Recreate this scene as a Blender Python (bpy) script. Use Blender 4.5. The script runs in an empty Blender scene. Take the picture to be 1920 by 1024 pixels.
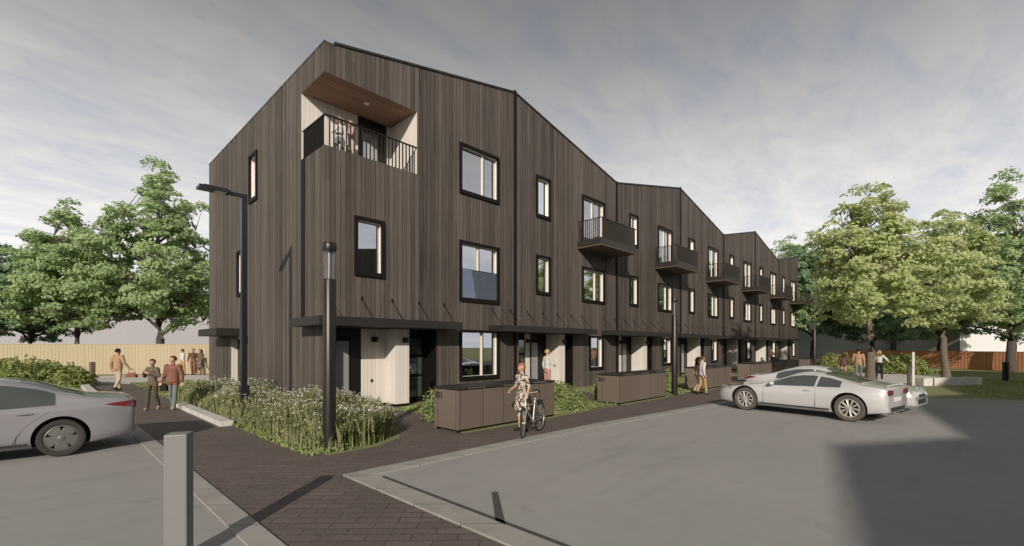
import bpy, bmesh, math, random
import numpy as np
from mathutils import Vector, Matrix
R = math.radians
random.seed(7); np.random.seed(7)
sc = bpy.context.scene
COL = sc.collection
# ------------------------------------------------------------------ camera
CAM = (-5.806, -13.285, 2.0)
cd = bpy.data.cameras.new('camera'); cam = bpy.data.objects.new('camera', cd); COL.objects.link(cam)
cam.location = CAM; cam.rotation_euler = (R(90), 0, R(44.05 - 90))
cd.sensor_width = 36; cd.lens = 36 * 856 / 1920; cd.shift_y = 138 / 1920
cd.clip_start = 0.1; cd.clip_end = 3000
sc.camera = cam
# ------------------------------------------------------------------ world and sun
SUN = Vector((-1.23, -1.0, 0.68)).normalized()          # towards the sun
w = bpy.data.worlds.new('World'); sc.world = w; w.use_nodes = True
nt = w.node_tree; nt.nodes.clear()
N = nt.nodes.new; L = nt.links.new
def wm(op, a, b=None, c=None):
    n = N('ShaderNodeMath'); n.operation = op
    for i, v in enumerate((a, b, c)):
        if v is None: continue
        if isinstance(v, (int, float)): n.inputs[i].default_value = v
        else: L(v, n.inputs[i])
    return n.outputs[0]
sky = N('ShaderNodeTexSky'); sky.sky_type = 'NISHITA'; sky.sun_disc = False
sky.sun_elevation = math.asin(SUN.z); sky.sun_rotation = math.atan2(SUN.x, SUN.y)
sky.air_density = 1.0; sky.dust_density = 2.0; sky.ozone_density = 1.0
tc = N('ShaderNodeTexCoord'); sx = N('ShaderNodeSeparateXYZ'); L(tc.outputs['Generated'], sx.inputs[0])
den = wm('ADD', wm('MAXIMUM', sx.outputs[2], 0.0), 0.12)
cx = wm('DIVIDE', sx.outputs[0], den); cy = wm('DIVIDE', sx.outputs[1], den)
cc = N('ShaderNodeCombineXYZ'); L(cx, cc.inputs[0]); L(cy, cc.inputs[1])
mp = N('ShaderNodeMapping'); mp.inputs['Rotation'].default_value = (0, 0, R(20)); mp.inputs['Scale'].default_value = (0.9, 1.7, 1); L(cc.outputs[0], mp.inputs[0])
n1 = N('ShaderNodeTexNoise'); n1.inputs['Scale'].default_value = 1.3; n1.inputs['Detail'].default_value = 9; n1.inputs['Roughness'].default_value = 0.62; n1.inputs['Distortion'].default_value = 0.5; L(mp.outputs[0], n1.inputs[0])
n2 = N('ShaderNodeTexNoise'); n2.inputs['Scale'].default_value = 5.0; n2.inputs['Detail'].default_value = 6; n2.inputs['Roughness'].default_value = 0.6; n2.inputs['Distortion'].default_value = 0.8; L(mp.outputs[0], n2.inputs[0])
cov = N('ShaderNodeMapRange'); cov.inputs[1].default_value = 0.33; cov.inputs[2].default_value = 0.58
L(wm('ADD', wm('MULTIPLY', n1.outputs[0], 0.62), wm('MULTIPLY', n2.outputs[0], 0.36)), cov.inputs[0])
SKY_ZEN = 0.22
hz = N('ShaderNodeMapRange'); hz.interpolation_type = 'SMOOTHSTEP'; hz.inputs[1].default_value = 0.05; hz.inputs[2].default_value = 0.68; hz.inputs[3].default_value = 1.0; hz.inputs[4].default_value = SKY_ZEN; L(sx.outputs[2], hz.inputs[0])
def wmix(f, a, b):
    n = N('ShaderNodeMix'); n.data_type = 'RGBA'
    for s, v in ((n.inputs[0], f), (n.inputs[6], a), (n.inputs[7], b)):
        if isinstance(v, (tuple, float)): s.default_value = v
        else: L(v, s)
    return n.outputs[2]
def wscale(c, f):
    n = N('ShaderNodeVectorMath'); n.operation = 'SCALE'
    if isinstance(c, tuple): n.inputs[0].default_value = c[:3]
    else: L(c, n.inputs[0])
    L(f, n.inputs['Scale']); return n.outputs[0]
CB = 8.6
cloud = wscale((CB * 1.01, CB * 0.98, CB * 0.955), hz.outputs[0])
gap = wmix(0.88, sky.outputs[0], wscale((CB * 0.75, CB * 0.785, CB * 0.86), hz.outputs[0]))
skyc = wmix(cov.outputs[0], gap, cloud)
bg = N('ShaderNodeBackground'); bg.inputs[1].default_value = 0.11; L(skyc, bg.inputs[0])
wo = N('ShaderNodeOutputWorld'); L(bg.outputs[0], wo.inputs[0])
sl = bpy.data.lights.new('sun', 'SUN'); sl.energy = 3.8; sl.angle = R(0.6); sl.color = (1.0, 0.90, 0.78)
so = bpy.data.objects.new('sun', sl); COL.objects.link(so); so.location = (-40, -40, 40)
so.rotation_euler = (-SUN).to_track_quat('-Z', 'Y').to_euler()
sc.view_settings.view_transform = 'Standard'; sc.view_settings.look = 'None'
sc.view_settings.exposure = 0.15; sc.view_settings.gamma = 1
sc.render.engine = 'CYCLES'; sc.cycles.max_bounces = 6; sc.cycles.transparent_max_bounces = 12
# ------------------------------------------------------------------ materials
MATS = {}
def srgb(c): return tuple((x / 255 / 12.92 if x / 255 <= 0.04045 else ((x / 255 + 0.055) / 1.055) ** 2.4) for x in c)
class NB:
    def __init__(s, name):
        s.m = bpy.data.materials.new(name); s.m.use_nodes = True; s.t = s.m.node_tree
        s.b = s.t.nodes['Principled BSDF']; s.o = s.t.nodes['Material Output']
    def n(s, k, **kw):
        x = s.t.nodes.new(k)
        for a, b in kw.items(): setattr(x, a, b)
        return x
    def l(s, a, b): s.t.links.new(a, b)
    def math(s, op, a, b=None, c=None):
        x = s.n('ShaderNodeMath', operation=op)
        for i, v in enumerate((a, b, c)):
            if v is None: continue
            if isinstance(v, (int, float)): x.inputs[i].default_value = v
            else: s.l(v, x.inputs[i])
        return x.outputs[0]
    def mix(s, f, a, b, mode='MIX'):
        x = s.n('ShaderNodeMix', data_type='RGBA', blend_type=mode)
        for k, v in ((0, f), (6, a), (7, b)):
            if isinstance(v, (tuple, list)): x.inputs[k].default_value = (*v[:3], 1)
            elif isinstance(v, (int, float)): x.inputs[k].default_value = v
            else: s.l(v, x.inputs[k])
        return x.outputs[2]
    def pos(s): return s.n('ShaderNodeNewGeometry').outputs['Position']
    def noise(s, sc_, det=4, vec=None, rough=0.55, scale3=None, w_=None):
        x = s.n('ShaderNodeTexNoise'); x.inputs['Scale'].default_value = sc_; x.inputs['Detail'].default_value = det; x.inputs['Roughness'].default_value = rough
        v = vec or s.pos()
        if scale3:
            m = s.n('ShaderNodeMapping'); m.inputs['Scale'].default_value = scale3; s.l(v, m.inputs[0]); v = m.outputs[0]
        s.l(v, x.inputs['Vector']); return x.outputs[0]
    def rng(s, v, a, b, c, d):
        x = s.n('ShaderNodeMapRange')
        for i, q in enumerate((a, b, c, d)): x.inputs[i + 1].default_value = q
        s.l(v, x.inputs[0]); return x.outputs[0]
    def bump(s, h, strength=0.3, dist=0.02):
        x = s.n('ShaderNodeBump'); x.inputs['Strength'].default_value = strength; x.inputs['Distance'].default_value = dist
        s.l(h, x.inputs['Height']); s.l(x.outputs[0], s.b.inputs['Normal'])
def simple(name, col, rough=0.6, metal=0.0, var=0.12, nsc=3.0, spec=0.5, coat=0.0, bump=0.0, bsc=60):
    b = NB(name)
    f = b.noise(nsc, 5)
    lo = tuple(c * (1 - var) for c in col); hi = tuple(min(1, c * (1 + var)) for c in col)
    b.l(b.mix(f, lo, hi), b.b.inputs['Base Color'])
    b.b.inputs['Roughness'].default_value = rough; b.b.inputs['Metallic'].default_value = metal
    b.b.inputs['Specular IOR Level'].default_value = spec; b.b.inputs['Coat Weight'].default_value = coat
    b.b.inputs['Coat Roughness'].default_value = 0.04
    if bump: b.bump(b.noise(bsc, 4), bump, 0.01)
    MATS[name] = b.m; return b.m
def board_mat(name, c_dark, c_light, bw=0.145, axis='sum', rough=0.75, gap=0.06, streak=1.0):
    b = NB(name); p = b.pos(); s = b.n('ShaderNodeSeparateXYZ'); b.l(p, s.inputs[0])
    q = b.math('ADD', s.outputs[0], s.outputs[1]) if axis == 'sum' else b.math('SUBTRACT', b.math('MULTIPLY', s.outputs[0], 0.75), b.math('MULTIPLY', s.outputs[1], 0.66)) if axis == 'diff' else s.outputs[{'x': 0, 'y': 1}[axis]]
    t = b.math('DIVIDE', q, bw); fl = b.math('FLOOR', t); fr = b.math('FRACT', t)
    wn = b.n('ShaderNodeTexWhiteNoise', noise_dimensions='1D'); b.l(fl, wn.inputs['W'])
    jz = b.math('FLOOR', b.math('ADD', b.math('DIVIDE', s.outputs[2], 3.3), b.math('MULTIPLY', wn.outputs[0], 5.0))); wj = b.n('ShaderNodeTexWhiteNoise', noise_dimensions='2D'); cj = b.n('ShaderNodeCombineXYZ'); b.l(fl, cj.inputs[0]); b.l(jz, cj.inputs[1]); b.l(cj.outputs[0], wj.inputs['Vector'])
    fl2 = b.math('FLOOR', b.math('DIVIDE', q, bw * 5.0)); wn2 = b.n('ShaderNodeTexWhiteNoise', noise_dimensions='1D'); b.l(fl2, wn2.inputs['W'])
    cv = b.n('ShaderNodeCombineXYZ'); b.l(b.math('MULTIPLY', q, 14.0), cv.inputs[0]); b.l(b.math('MULTIPLY', wn.outputs[0], 30.0), cv.inputs[1]); b.l(b.math('MULTIPLY', s.outputs[2], 0.55), cv.inputs[2])
    st = b.noise(1.0, 6, vec=cv.outputs[0], rough=0.65)
    big = b.noise(0.35, 3)
    f = b.math('ADD', b.math('ADD', b.math('ADD', b.math('MULTIPLY', wj.outputs[0], 0.14), b.math('MULTIPLY', wn.outputs[0], 0.34)), b.math('MULTIPLY', wn2.outputs[0], 0.18)), b.math('ADD', b.math('MULTIPLY', b.math('SUBTRACT', st, 0.5), 0.9 * streak), b.math('MULTIPLY', big, 0.32)))
    f = b.math('MINIMUM', b.math('MAXIMUM', f, 0), 1)
    col = b.mix(f, c_dark, c_light)
    g = b.math('LESS_THAN', b.math('ABSOLUTE', b.math('SUBTRACT', fr, 0.5)), 0.5 - gap)
    col = b.mix(g, tuple(c * 0.35 for c in c_dark), col)
    b.l(col, b.b.inputs['Base Color']); b.b.inputs['Roughness'].default_value = rough; b.b.inputs['Specular IOR Level'].default_value = 0.3
    b.bump(b.math('ADD', g, b.math('MULTIPLY', st, 0.25)), 0.5, 0.012)
    MATS[name] = b.m
board_mat('dark_boards', (0.026, 0.0205, 0.0175), (0.155, 0.130, 0.114), bw=0.165, gap=0.035)
board_mat('bin_boards', (0.11, 0.088, 0.070), (0.16, 0.130, 0.105), bw=0.7, gap=0.012)
board_mat('white_boards', (0.60, 0.56, 0.51), (0.70, 0.665, 0.62), bw=0.14, gap=0.012, streak=0.4)
for _l in MATS['white_boards'].node_tree.nodes:
    if _l.bl_idname == 'ShaderNodeMix' and tuple(round(v, 3) for v in _l.inputs[6].default_value[:3]) == (0.21, 0.191, 0.168): _l.inputs[6].default_value = (0.42, 0.38, 0.34, 1)
board_mat('soffit_boards', (0.20, 0.115, 0.078), (0.40, 0.255, 0.18), bw=0.16, axis='y', gap=0.03)
board_mat('fence_boards', (0.38, 0.325, 0.215), (0.46, 0.395, 0.27), bw=0.12, axis='diff', gap=0.03, streak=0.4)
board_mat('fence_boards_red', (0.48, 0.23, 0.115), (0.60, 0.31, 0.165), bw=0.16, gap=0.05, streak=0.6)
simple('black_metal', (0.008, 0.007, 0.0065), 0.45, 0.2)
simple('frame_metal', (0.008, 0.006, 0.005), 0.6, 0.0, spec=0.2)
simple('balcony_metal', (0.030, 0.025, 0.021), 0.5, 0.1)
simple('canopy_metal', (0.024, 0.020, 0.018), 0.5, 0.1)
simple('roof_metal', (0.03, 0.027, 0.025), 0.5, 0.3)
simple('cream_frame', (0.68, 0.625, 0.55), 0.5, 0, 0.04)
simple('room_wall', (0.82, 0.79, 0.75), 0.8, 0, 0.05)
simple('room_wood', (0.30, 0.17, 0.09), 0.6)
simple('kitchen_dark', (0.03, 0.028, 0.028), 0.4)
simple('curtain', (0.75, 0.70, 0.62), 0.9, 0, 0.15, 12)
simple('steel', (0.32, 0.30, 0.28), 0.3, 0.9)
simple('column_metal', (0.030, 0.025, 0.022), 0.36, 0.5)
simple('pole_metal', (0.03, 0.032, 0.040), 0.3, 0.5)
simple('concrete', (0.30, 0.285, 0.265), 0.85, 0, 0.10, 0.7, bump=0.15, bsc=40)
simple('kerb', (0.32, 0.31, 0.29), 0.8, 0, 0.08, 5, bump=0.1)
simple('white_concrete', (0.55, 0.535, 0.50), 0.8, 0, 0.08, 2, bump=0.1)
simple('joint_and_shadow_dark', (0.06, 0.055, 0.05), 0.9)
simple('post_white', (0.19, 0.19, 0.19), 0.55, 0, 0.06, 4)
simple('car_paint', (0.55, 0.545, 0.54), 0.30, 0.15, 0.02, 2, coat=0.8)
simple('car_paint_grey', (0.30, 0.295, 0.32), 0.34, 0.25, 0.02, 2, coat=0.8)
simple('car_glass', (0.13, 0.145, 0.14), 0.05, 0.55, 0.1, 2, spec=1.0)
simple('tyre', (0.09, 0.078, 0.068), 0.8)
simple('tyre_black', (0.035, 0.033, 0.031), 0.8)
simple('rim_silver', (0.55, 0.52, 0.48), 0.35, 0.5)
simple('rim_dark', (0.16, 0.16, 0.15), 0.45, 0.3)
simple('wheel_dark', (0.012, 0.012, 0.012), 0.7)
simple('plastic_black', (0.02, 0.02, 0.02), 0.5)
simple('lamp_red', (0.16, 0.008, 0.012), 0.15, 0, 0.1, 10, coat=1)
simple('lamp_clear', (0.35, 0.37, 0.40), 0.1, 0.3, 0.1, 30, coat=1)
simple('bark', (0.135, 0.105, 0.080), 0.9, 0, 0.35, 6, bump=0.6, bsc=14)
simple('bark_dark', (0.075, 0.060, 0.052), 0.9, 0, 0.35, 6, bump=0.6, bsc=14)
simple('stem', (0.10, 0.12, 0.04), 0.8)
simple('petal', (0.66, 0.63, 0.57), 0.7, 0, 0.2, 20)
simple('pale_render', (0.33, 0.32, 0.345), 0.85, 0, 0.04, 0.3)
simple('white_render', (0.62, 0.62, 0.63), 0.85, 0, 0.04, 0.3)
simple('leaf_dark_wall', (0.10, 0.14, 0.07), 0.9)
simple('lens_white', (0.75, 0.73, 0.72), 0.3)
simple('rubber', (0.02, 0.02, 0.02), 0.7)
simple('bike_silver', (0.42, 0.40, 0.37), 0.35, 0.6)
def glass_mat(name, refl, tint=(0.82, 0.86, 0.9)):
    b = NB(name); b.t.nodes.remove(b.b)
    g = b.n('ShaderNodeBsdfGlossy'); g.inputs['Roughness'].default_value = 0.015; g.inputs[0].default_value = (0.86, 0.88, 0.93, 1)
    t = b.n('ShaderNodeBsdfTransparent'); t.inputs[0].default_value = (*tint, 1)
    m = b.n('ShaderNodeMixShader'); m.inputs[0].default_value = refl
    fr = b.n('ShaderNodeFresnel'); fr.inputs[0].default_value = 1.5
    b.l(b.math('MINIMUM', b.math('ADD', fr.outputs[0], refl), 0.95), m.inputs[0])
    b.l(t.outputs[0], m.inputs[1]); b.l(g.outputs[0], m.inputs[2]); b.l(m.outputs[0], b.o.inputs[0])
    MATS[name] = b.m
glass_mat('window_glass', 0.52)
glass_mat('clear_glass', 0.05, (0.9, 0.9, 0.88))
glass_mat('rail_glass', 0.02, (0.60, 0.64, 0.70))
def paver_mat(name, c0, c1, mort):
    b = NB(name)
    br = b.n('ShaderNodeTexBrick'); br.inputs['Scale'].default_value = 1.0; br.inputs['Brick Width'].default_value = 0.48; br.inputs['Row Height'].default_value = 0.16
    br.inputs['Mortar Size'].default_value = 0.010; br.inputs['Color1'].default_value = (*c0, 1); br.inputs['Color2'].default_value = (*c1, 1); br.inputs['Mortar'].default_value = (*mort, 1)
    br.inputs['Bias'].default_value = 0.0
    m = b.n('ShaderNodeMapping'); m.inputs['Rotation'].default_value = (0, 0, R(45)); b.l(b.pos(), m.inputs[0]); b.l(m.outputs[0], br.inputs[0])
    col = b.mix(b.rng(b.noise(0.9, 6), 0.3, 0.7, 0.0, 0.5), br.outputs['Color'], tuple(c * 0.65 for c in c0))
    col = b.mix(b.rng(b.noise(30, 4), 0.3, 0.7, 0.0, 0.35), col, tuple(c * 1.5 for c in c1))
    b.l(col, b.b.inputs['Base Color']); b.b.inputs['Roughness'].default_value = 0.72
    b.bump(b.math('SUBTRACT', b.noise(40, 4), br.outputs['Fac']), 0.35, 0.012); MATS[name] = b.m
def joints(name, sp):
    m = MATS[name]; t = m.node_tree; b = NB.__new__(NB); b.m = m; b.t = t; b.b = t.nodes['Principled BSDF']
    src = b.b.inputs['Base Color'].links[0].from_socket; s = b.n('ShaderNodeSeparateXYZ'); b.l(b.pos(), s.inputs[0])
    q = b.math('FRACT', b.math('DIVIDE', b.math('ADD', s.outputs[0], s.outputs[1]), sp)); g = b.math('LESS_THAN', q, 0.016 / sp)
    st = b.rng(b.noise(2.2, 6), .45, .75, 0, .45); c = b.mix(st, src, (.16, .15, .13)); b.l(b.mix(g, c, (.05, .045, .04)), b.b.inputs['Base Color'])
joints('kerb', 0.915); joints('white_concrete', 1.2)
paver_mat('pavers', (0.100, 0.080, 0.071), (0.140, 0.114, 0.101), (0.035, 0.028, 0.025))
def asphalt_mat():
    b = NB('car_park')
    big = b.noise(0.35, 6); mid = b.noise(3.0, 6); fine = b.noise(90, 3)
    c = b.mix(b.rng(big, 0.3, 0.7, 0, 1), (0.285, 0.280, 0.272), (0.340, 0.334, 0.325))
    c = b.mix(b.rng(mid, 0.35, 0.75, 0, 0.35), c, (0.245, 0.240, 0.233))
    c = b.mix(b.rng(fine, 0.3, 0.7, 0, 0.5), c, (0.32, 0.31, 0.295))
    c = b.mix(b.rng(b.noise(260, 2), 0.55, 0.75, 0, 0.55), c, (0.10, 0.097, 0.092))
    c = b.mix(b.rng(b.noise(1.1, 7, rough=.7), 0.60, 0.72, 0, 0.30), c, (0.10, 0.095, 0.09))
    stn = b.noise(1.0, 5, scale3=(.25, 2.2, 1)); c = b.mix(b.rng(stn, 0.55, 0.75, 0, 0.28), c, (0.12, 0.115, 0.11))
    b.l(c, b.b.inputs['Base Color']); b.b.inputs['Roughness'].default_value = 0.85
    b.bump(b.math('ADD', fine, b.noise(260, 2)), 0.35, 0.008); MATS['car_park'] = b.m
asphalt_mat()
def grass_mat():
    b = NB('grass_ground')
    c = b.mix(b.rng(b.noise(0.6, 6), 0.3, 0.7, 0, 1), (0.23, 0.245, 0.105), (0.33, 0.325, 0.165))
    c = b.mix(b.rng(b.noise(25, 5), 0.35, 0.7, 0, 0.7), c, (0.105, 0.135, 0.035))
    b.l(c, b.b.inputs['Base Color']); b.b.inputs['Roughness'].default_value = 0.95
    b.bump(b.noise(60, 4), 0.8, 0.04); MATS['grass_ground'] = b.m
grass_mat()
def leaf_mat(name, c0, c1, c2, trans=0.35):
    b = NB(name)
    col = b.mix(b.rng(b.noise(0.55, 3), 0.35, 0.65, 0, 1), c0, c1)
    col = b.mix(b.rng(b.noise(3.5, 4), 0.4, 0.75, 0, 0.8), col, c2)
    b.l(col, b.b.inputs['Base Color']); b.b.inputs['Roughness'].default_value = 0.6; b.b.inputs['Specular IOR Level'].default_value = 0.25
    t = b.n('ShaderNodeBsdfTranslucent'); b.l(col, t.inputs[0]); m = b.n('ShaderNodeMixShader'); m.inputs[0].default_value = trans
    b.l(b.b.outputs[0], m.inputs[1]); b.l(t.outputs[0], m.inputs[2]); b.l(m.outputs[0], b.o.inputs[0]); MATS[name] = b.m
leaf_mat('leaf_pale', (0.53, 0.60, 0.28), (0.67, 0.72, 0.40), (0.38, 0.46, 0.19), 0.5)
leaf_mat('leaf_mid', (0.38, 0.50, 0.24), (0.52, 0.63, 0.34), (0.25, 0.38, 0.17), 0.5)
leaf_mat('leaf_dark', (0.24, 0.37, 0.22), (0.35, 0.48, 0.28), (0.15, 0.26, 0.16), 0.5)
leaf_mat('leaf_shrub', (0.27, 0.32, 0.11), (0.42, 0.45, 0.17), (0.14, 0.19, 0.06), 0.45)
leaf_mat('leaf_soft', (0.26, 0.31, 0.12), (0.36, 0.40, 0.17), (0.15, 0.20, 0.07), 0.4)
leaf_mat('leaf_meadow', (0.32, 0.34, 0.17), (0.44, 0.44, 0.25), (0.20, 0.24, 0.09), 0.45)
# ------------------------------------------------------------------ mesh helpers
def M(n): return MATS[n]
class MB:
    def __init__(s): s.v = []; s.f = []; s.mi = []
    def add(s, v, f, mi=0):
        o = len(s.v); s.v += [tuple(p) for p in v]; s.f += [tuple(i + o for i in q) for q in f]; s.mi += [mi] * len(f)
    def box(s, x0, x1, y0, y1, z0, z1, mi=0, T=None):
        v = [(x, y, z) for z in (z0, z1) for y in (y0, y1) for x in (x0, x1)]
        if T: v = [T(*p) for p in v]
        s.add(v, [(0, 2, 3, 1), (4, 5, 7, 6), (0, 1, 5, 4), (2, 6, 7, 3), (0, 4, 6, 2), (1, 3, 7, 5)], mi)
    def quad(s, *p, mi=0): s.add(p, [tuple(range(len(p)))], mi)
    def tube(s, pts, rad, n=10, mi=0, cap=True):
        pts = [Vector(p) for p in pts]
        if isinstance(rad, (int, float)): rad = [rad] * len(pts)
        vs = []; fs = []
        for i, p in enumerate(pts):
            d = (pts[min(i + 1, len(pts) - 1)] - pts[max(i - 1, 0)]).normalized()
            a = d.cross(Vector((0, 0, 1)))
            if a.length < 0.05: a = d.cross(Vector((0, 1, 0)))
            a.normalize(); b = d.cross(a).normalized()
            for k in range(n):
                t = 2 * math.pi * k / n
                vs.append(p + (a * math.cos(t) + b * math.sin(t)) * rad[i])
        for i in range(len(pts) - 1):
            for k in range(n): fs.append((i * n + k, i * n + (k + 1) % n, (i + 1) * n + (k + 1) % n, (i + 1) * n + k))
        if cap: fs.append(tuple(range(n))[::-1]); fs.append(tuple((len(pts) - 1) * n + k for k in range(n)))
        s.add(vs, fs, mi)
    def prism(s, poly, z0, z1, mi=0):
        n = len(poly); v = [(x, y, z0) for x, y in poly] + [(x, y, z1) for x, y in poly]
        s.add(v, [tuple(range(n))[::-1], tuple(range(n, 2 * n))] + [(i, (i + 1) % n, n + (i + 1) % n, n + i) for i in range(n)], mi)
    def lathe(s, prof, c=(0, 0, 0), n=24, mi=0):          # prof [(r,z)]
        v = []; f = []
        for r, z in prof:
            for k in range(n): t = 2 * math.pi * k / n; v.append((c[0] + r * math.cos(t), c[1] + r * math.sin(t), c[2] + z))
        for i in range(len(prof) - 1):
            for k in range(n): f.append((i * n + k, i * n + (k + 1) % n, (i + 1) * n + (k + 1) % n, (i + 1) * n + k))
        s.add(v, f, mi)
    def ball(s, c, r, n=10, mi=0):
        rx, ry, rz = r if isinstance(r, (tuple, list)) else (r, r, r)
        v = []; f = []
        for i in range(n + 1):
            a = math.pi * i / n
            for k in range(2 * n):
                t = math.pi * k / n
                v.append((c[0] + rx * math.sin(a) * math.cos(t), c[1] + ry * math.sin(a) * math.sin(t), c[2] + rz * math.cos(a)))
        m = 2 * n
        for i in range(n):
            for k in range(m): f.append((i * m + k, i * m + (k + 1) % m, (i + 1) * m + (k + 1) % m, (i + 1) * m + k))
        s.add(v, f, mi)
    def mesh(s, name, mats, smooth=False, bevel=0):
        me = bpy.data.meshes.new(name); me.from_pydata([tuple(p) for p in s.v], [], s.f); 
        for m in (mats if isinstance(mats, (list, tuple)) else [mats]): me.materials.append(M(m) if isinstance(m, str) else m)
        me.polygons.foreach_set('material_index', s.mi)
        bm = bmesh.new(); bm.from_mesh(me); bmesh.ops.recalc_face_normals(bm, faces=bm.faces)
        if bevel:
            bmesh.ops.bevel(bm, geom=[e for e in bm.edges if len(e.link_faces) == 2 and e.calc_face_angle() > 0.7], offset=bevel, segments=2, profile=0.6, affect='EDGES', clamp_overlap=True)
        bm.to_mesh(me); bm.free()
        if smooth:
            for p in me.polygons: p.use_smooth = True
            try: me.set_sharp_from_angle(angle=R(40))
            except Exception: pass
        return me
def link(name, me, parent=None, **props):
    o = bpy.data.objects.new(name, me); COL.objects.link(o)
    if parent is not None: o.parent = parent
    for k, v in props.items(): o[k] = v
    return o
def obj(mb, name, mats, parent=None, smooth=False, bevel=0, **props):
    return link(name, mb.mesh(name, mats, smooth, bevel), parent, **props)
def thing(name, label, cat, loc=(0, 0, 0), rz=0, group=None):
    o = bpy.data.objects.new(name, None); COL.objects.link(o); o.location = loc; o.rotation_euler = (0, 0, rz)
    o['label'] = label; o['category'] = cat
    if group: o['group'] = group
    o.empty_display_size = 0.2
    return o
def copy_tree(o, parent=None):
    c = o.copy(); COL.objects.link(c)
    if parent is not None: c.parent = parent
    for ch in list(o.children): copy_tree(ch, c)
    return c
def structure(mb, name, mat, **k): return obj(mb, name, mat, kind='structure', **k)
# ================================================================== THE GROUND
def sheet(name, poly, z, mat, kind='structure', thick=0.0):
    mb = MB(); mb.quad(*[(x, y, z) for x, y in poly]); 
    me = mb.mesh(name, mat); o = link(name, me, kind=kind)
    return o
def face_up(o):
    me = o.data
    if me.polygons[0].normal.z < 0: me.flip_normals()
face_up(sheet('ground', [(-600, -600), (700, -600), (700, 700), (-600, 700)], 0, 'grass_ground'))
face_up(sheet('car_park', [(-2.22, -14.0), (-40, -14.0), (-40, -27), (60, -27), (60, -17.5), (21.5, -17.5), (19.3, -15.0), (18.0, -12.0), (17.0, -8.35), (12.34, -7.77), (3.79, -6.98), (-2.22, -6.86)], 0.008, 'car_park'))
face_up(sheet('parking_bays', [(-40, -14.0), (-4.36, -14.0), (-4.36, 3.4), (-40, 3.4)], 0.0085, 'car_park'))
face_up(sheet('brick_footway', [(-4.10, -14.0), (-2.57, -14.0), (-2.57, -6.49), (3.79, -6.62), (12.34, -7.41), (19.7, -8.4), (36, -9.0), (36, -5.0), (4.2, -5.15), (2.2, -2.6), (2.5, 0.3), (0.95, 0.3), (0.95, -1.3), (0.5, -3.2), (-0.35, -4.6), (-1.1, -5.0), (-2.1, -5.05), (-2.4, -4.5), (-2.4, 14.6), (-1.6, 16.6), (-2.0, 18.4), (-4.1, 20.6)], 0.010, 'pavers'))
face_up(sheet('brick_footpath', [(6.3, -5.0), (7.75, -5.0), (9.6, -3.4), (10.6, -2.3), (11.2, -0.6), (11.5, -0.02), (8.6, -0.02), (8.6, -1.2), (8.4, -3.0)], 0.012, 'pavers'))
for i in range(1, 5):
    dx = 7.3 * i
    face_up(sheet('brick_footpath', [(6.1 + dx, -5.0), (7.6 + dx, -5.0), (9.2 + dx, -3.2), (10.2 + dx, -1.4), (11.6 + dx, -0.02), (8.9 + dx, -0.02), (8.4 + dx, -1.6), (7.6 + dx, -3.2)], 0.012, 'pavers'))
face_up(sheet('concrete_path', [(-4.29, 21.3), (-2.55, 18.4), (-1.32, 18.9), (1.42, 19.6), (30, 22.0), (30, 25.8), (2.46, 24.3), (-0.99, 27.5), (-3.02, 28.3), (-9, 27.5), (-9, 24.5)], 0.013, 'white_concrete'))
face_up(sheet('concrete_plaza', [(19.8, -8.6), (23.1, -10.3), (25.0, -11.5), (25.95, -12.3), (27.5, -13.9), (34.9, -14.0), (37.6, -10.8), (36.5, -7.8), (36.0, -6.0), (30, -6.6), (22, -7.4)], 0.014, 'white_concrete'))
def kerb(name, pts, wdt, h, mat='kerb', joint=True):
    mb = MB(); P = [Vector((x, y, 0)) for x, y in pts]; off = []
    for i, p in enumerate(P):
        a = (P[min(i + 1, len(P) - 1)] - P[max(i - 1, 0)]).normalized(); off.append(Vector((-a.y, a.x, 0)) * wdt)
    poly = [(p.x, p.y) for p in P] + [((p + o).x, (p + o).y) for p, o in reversed(list(zip(P, off)))]
    mb.prism(poly, -0.1, h); return structure(mb, name, mat, bevel=0.015 if h > 0.05 else 0)
kerb('kerb', [(36, -9.02), (19.7, -8.42), (12.34, -7.42), (3.79, -6.63), (-2.55, -6.5)], 0.33, 0.026)
kerb('kerb', [(-2.55, -6.84), (-2.55, -14.0)], 0.33, 0.026)
kerb('kerb', [(-4.37, -14.0), (-4.37, 3.3), (-4.37, 9)], -0.26, 0.03)
kerb('kerb', [(-2.40, -0.2), (-2.40, 5.3)], 0.30, 0.13, 'white_concrete')
kerb('kerb', [(-4.12, 12.5), (-4.12, 17.5), (-3.5, 20.2)], 0.30, 0.13, 'white_concrete')
mb = MB(); mb.box(-2.18, -2.12, -14, -7.0, 0.0085, 0.0125); mb.box(-2.1, 12.3, -7.12, -7.08, 0.0085, 0.0125) if False else None
structure(mb, 'drain_slot', 'joint_and_shadow_dark')
mb = MB(); mb.quad((-1.52, -8.75, 0.0125), (-1.44, -8.79, 0.0125), (-2.45, -10.0, 0.0125), (-2.55, -9.94, 0.0125)); structure(mb, 'painted_pole_shadow', 'joint_and_shadow_dark')  # cast shadow of an unseen thin pole, painted as a dark strip
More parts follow.
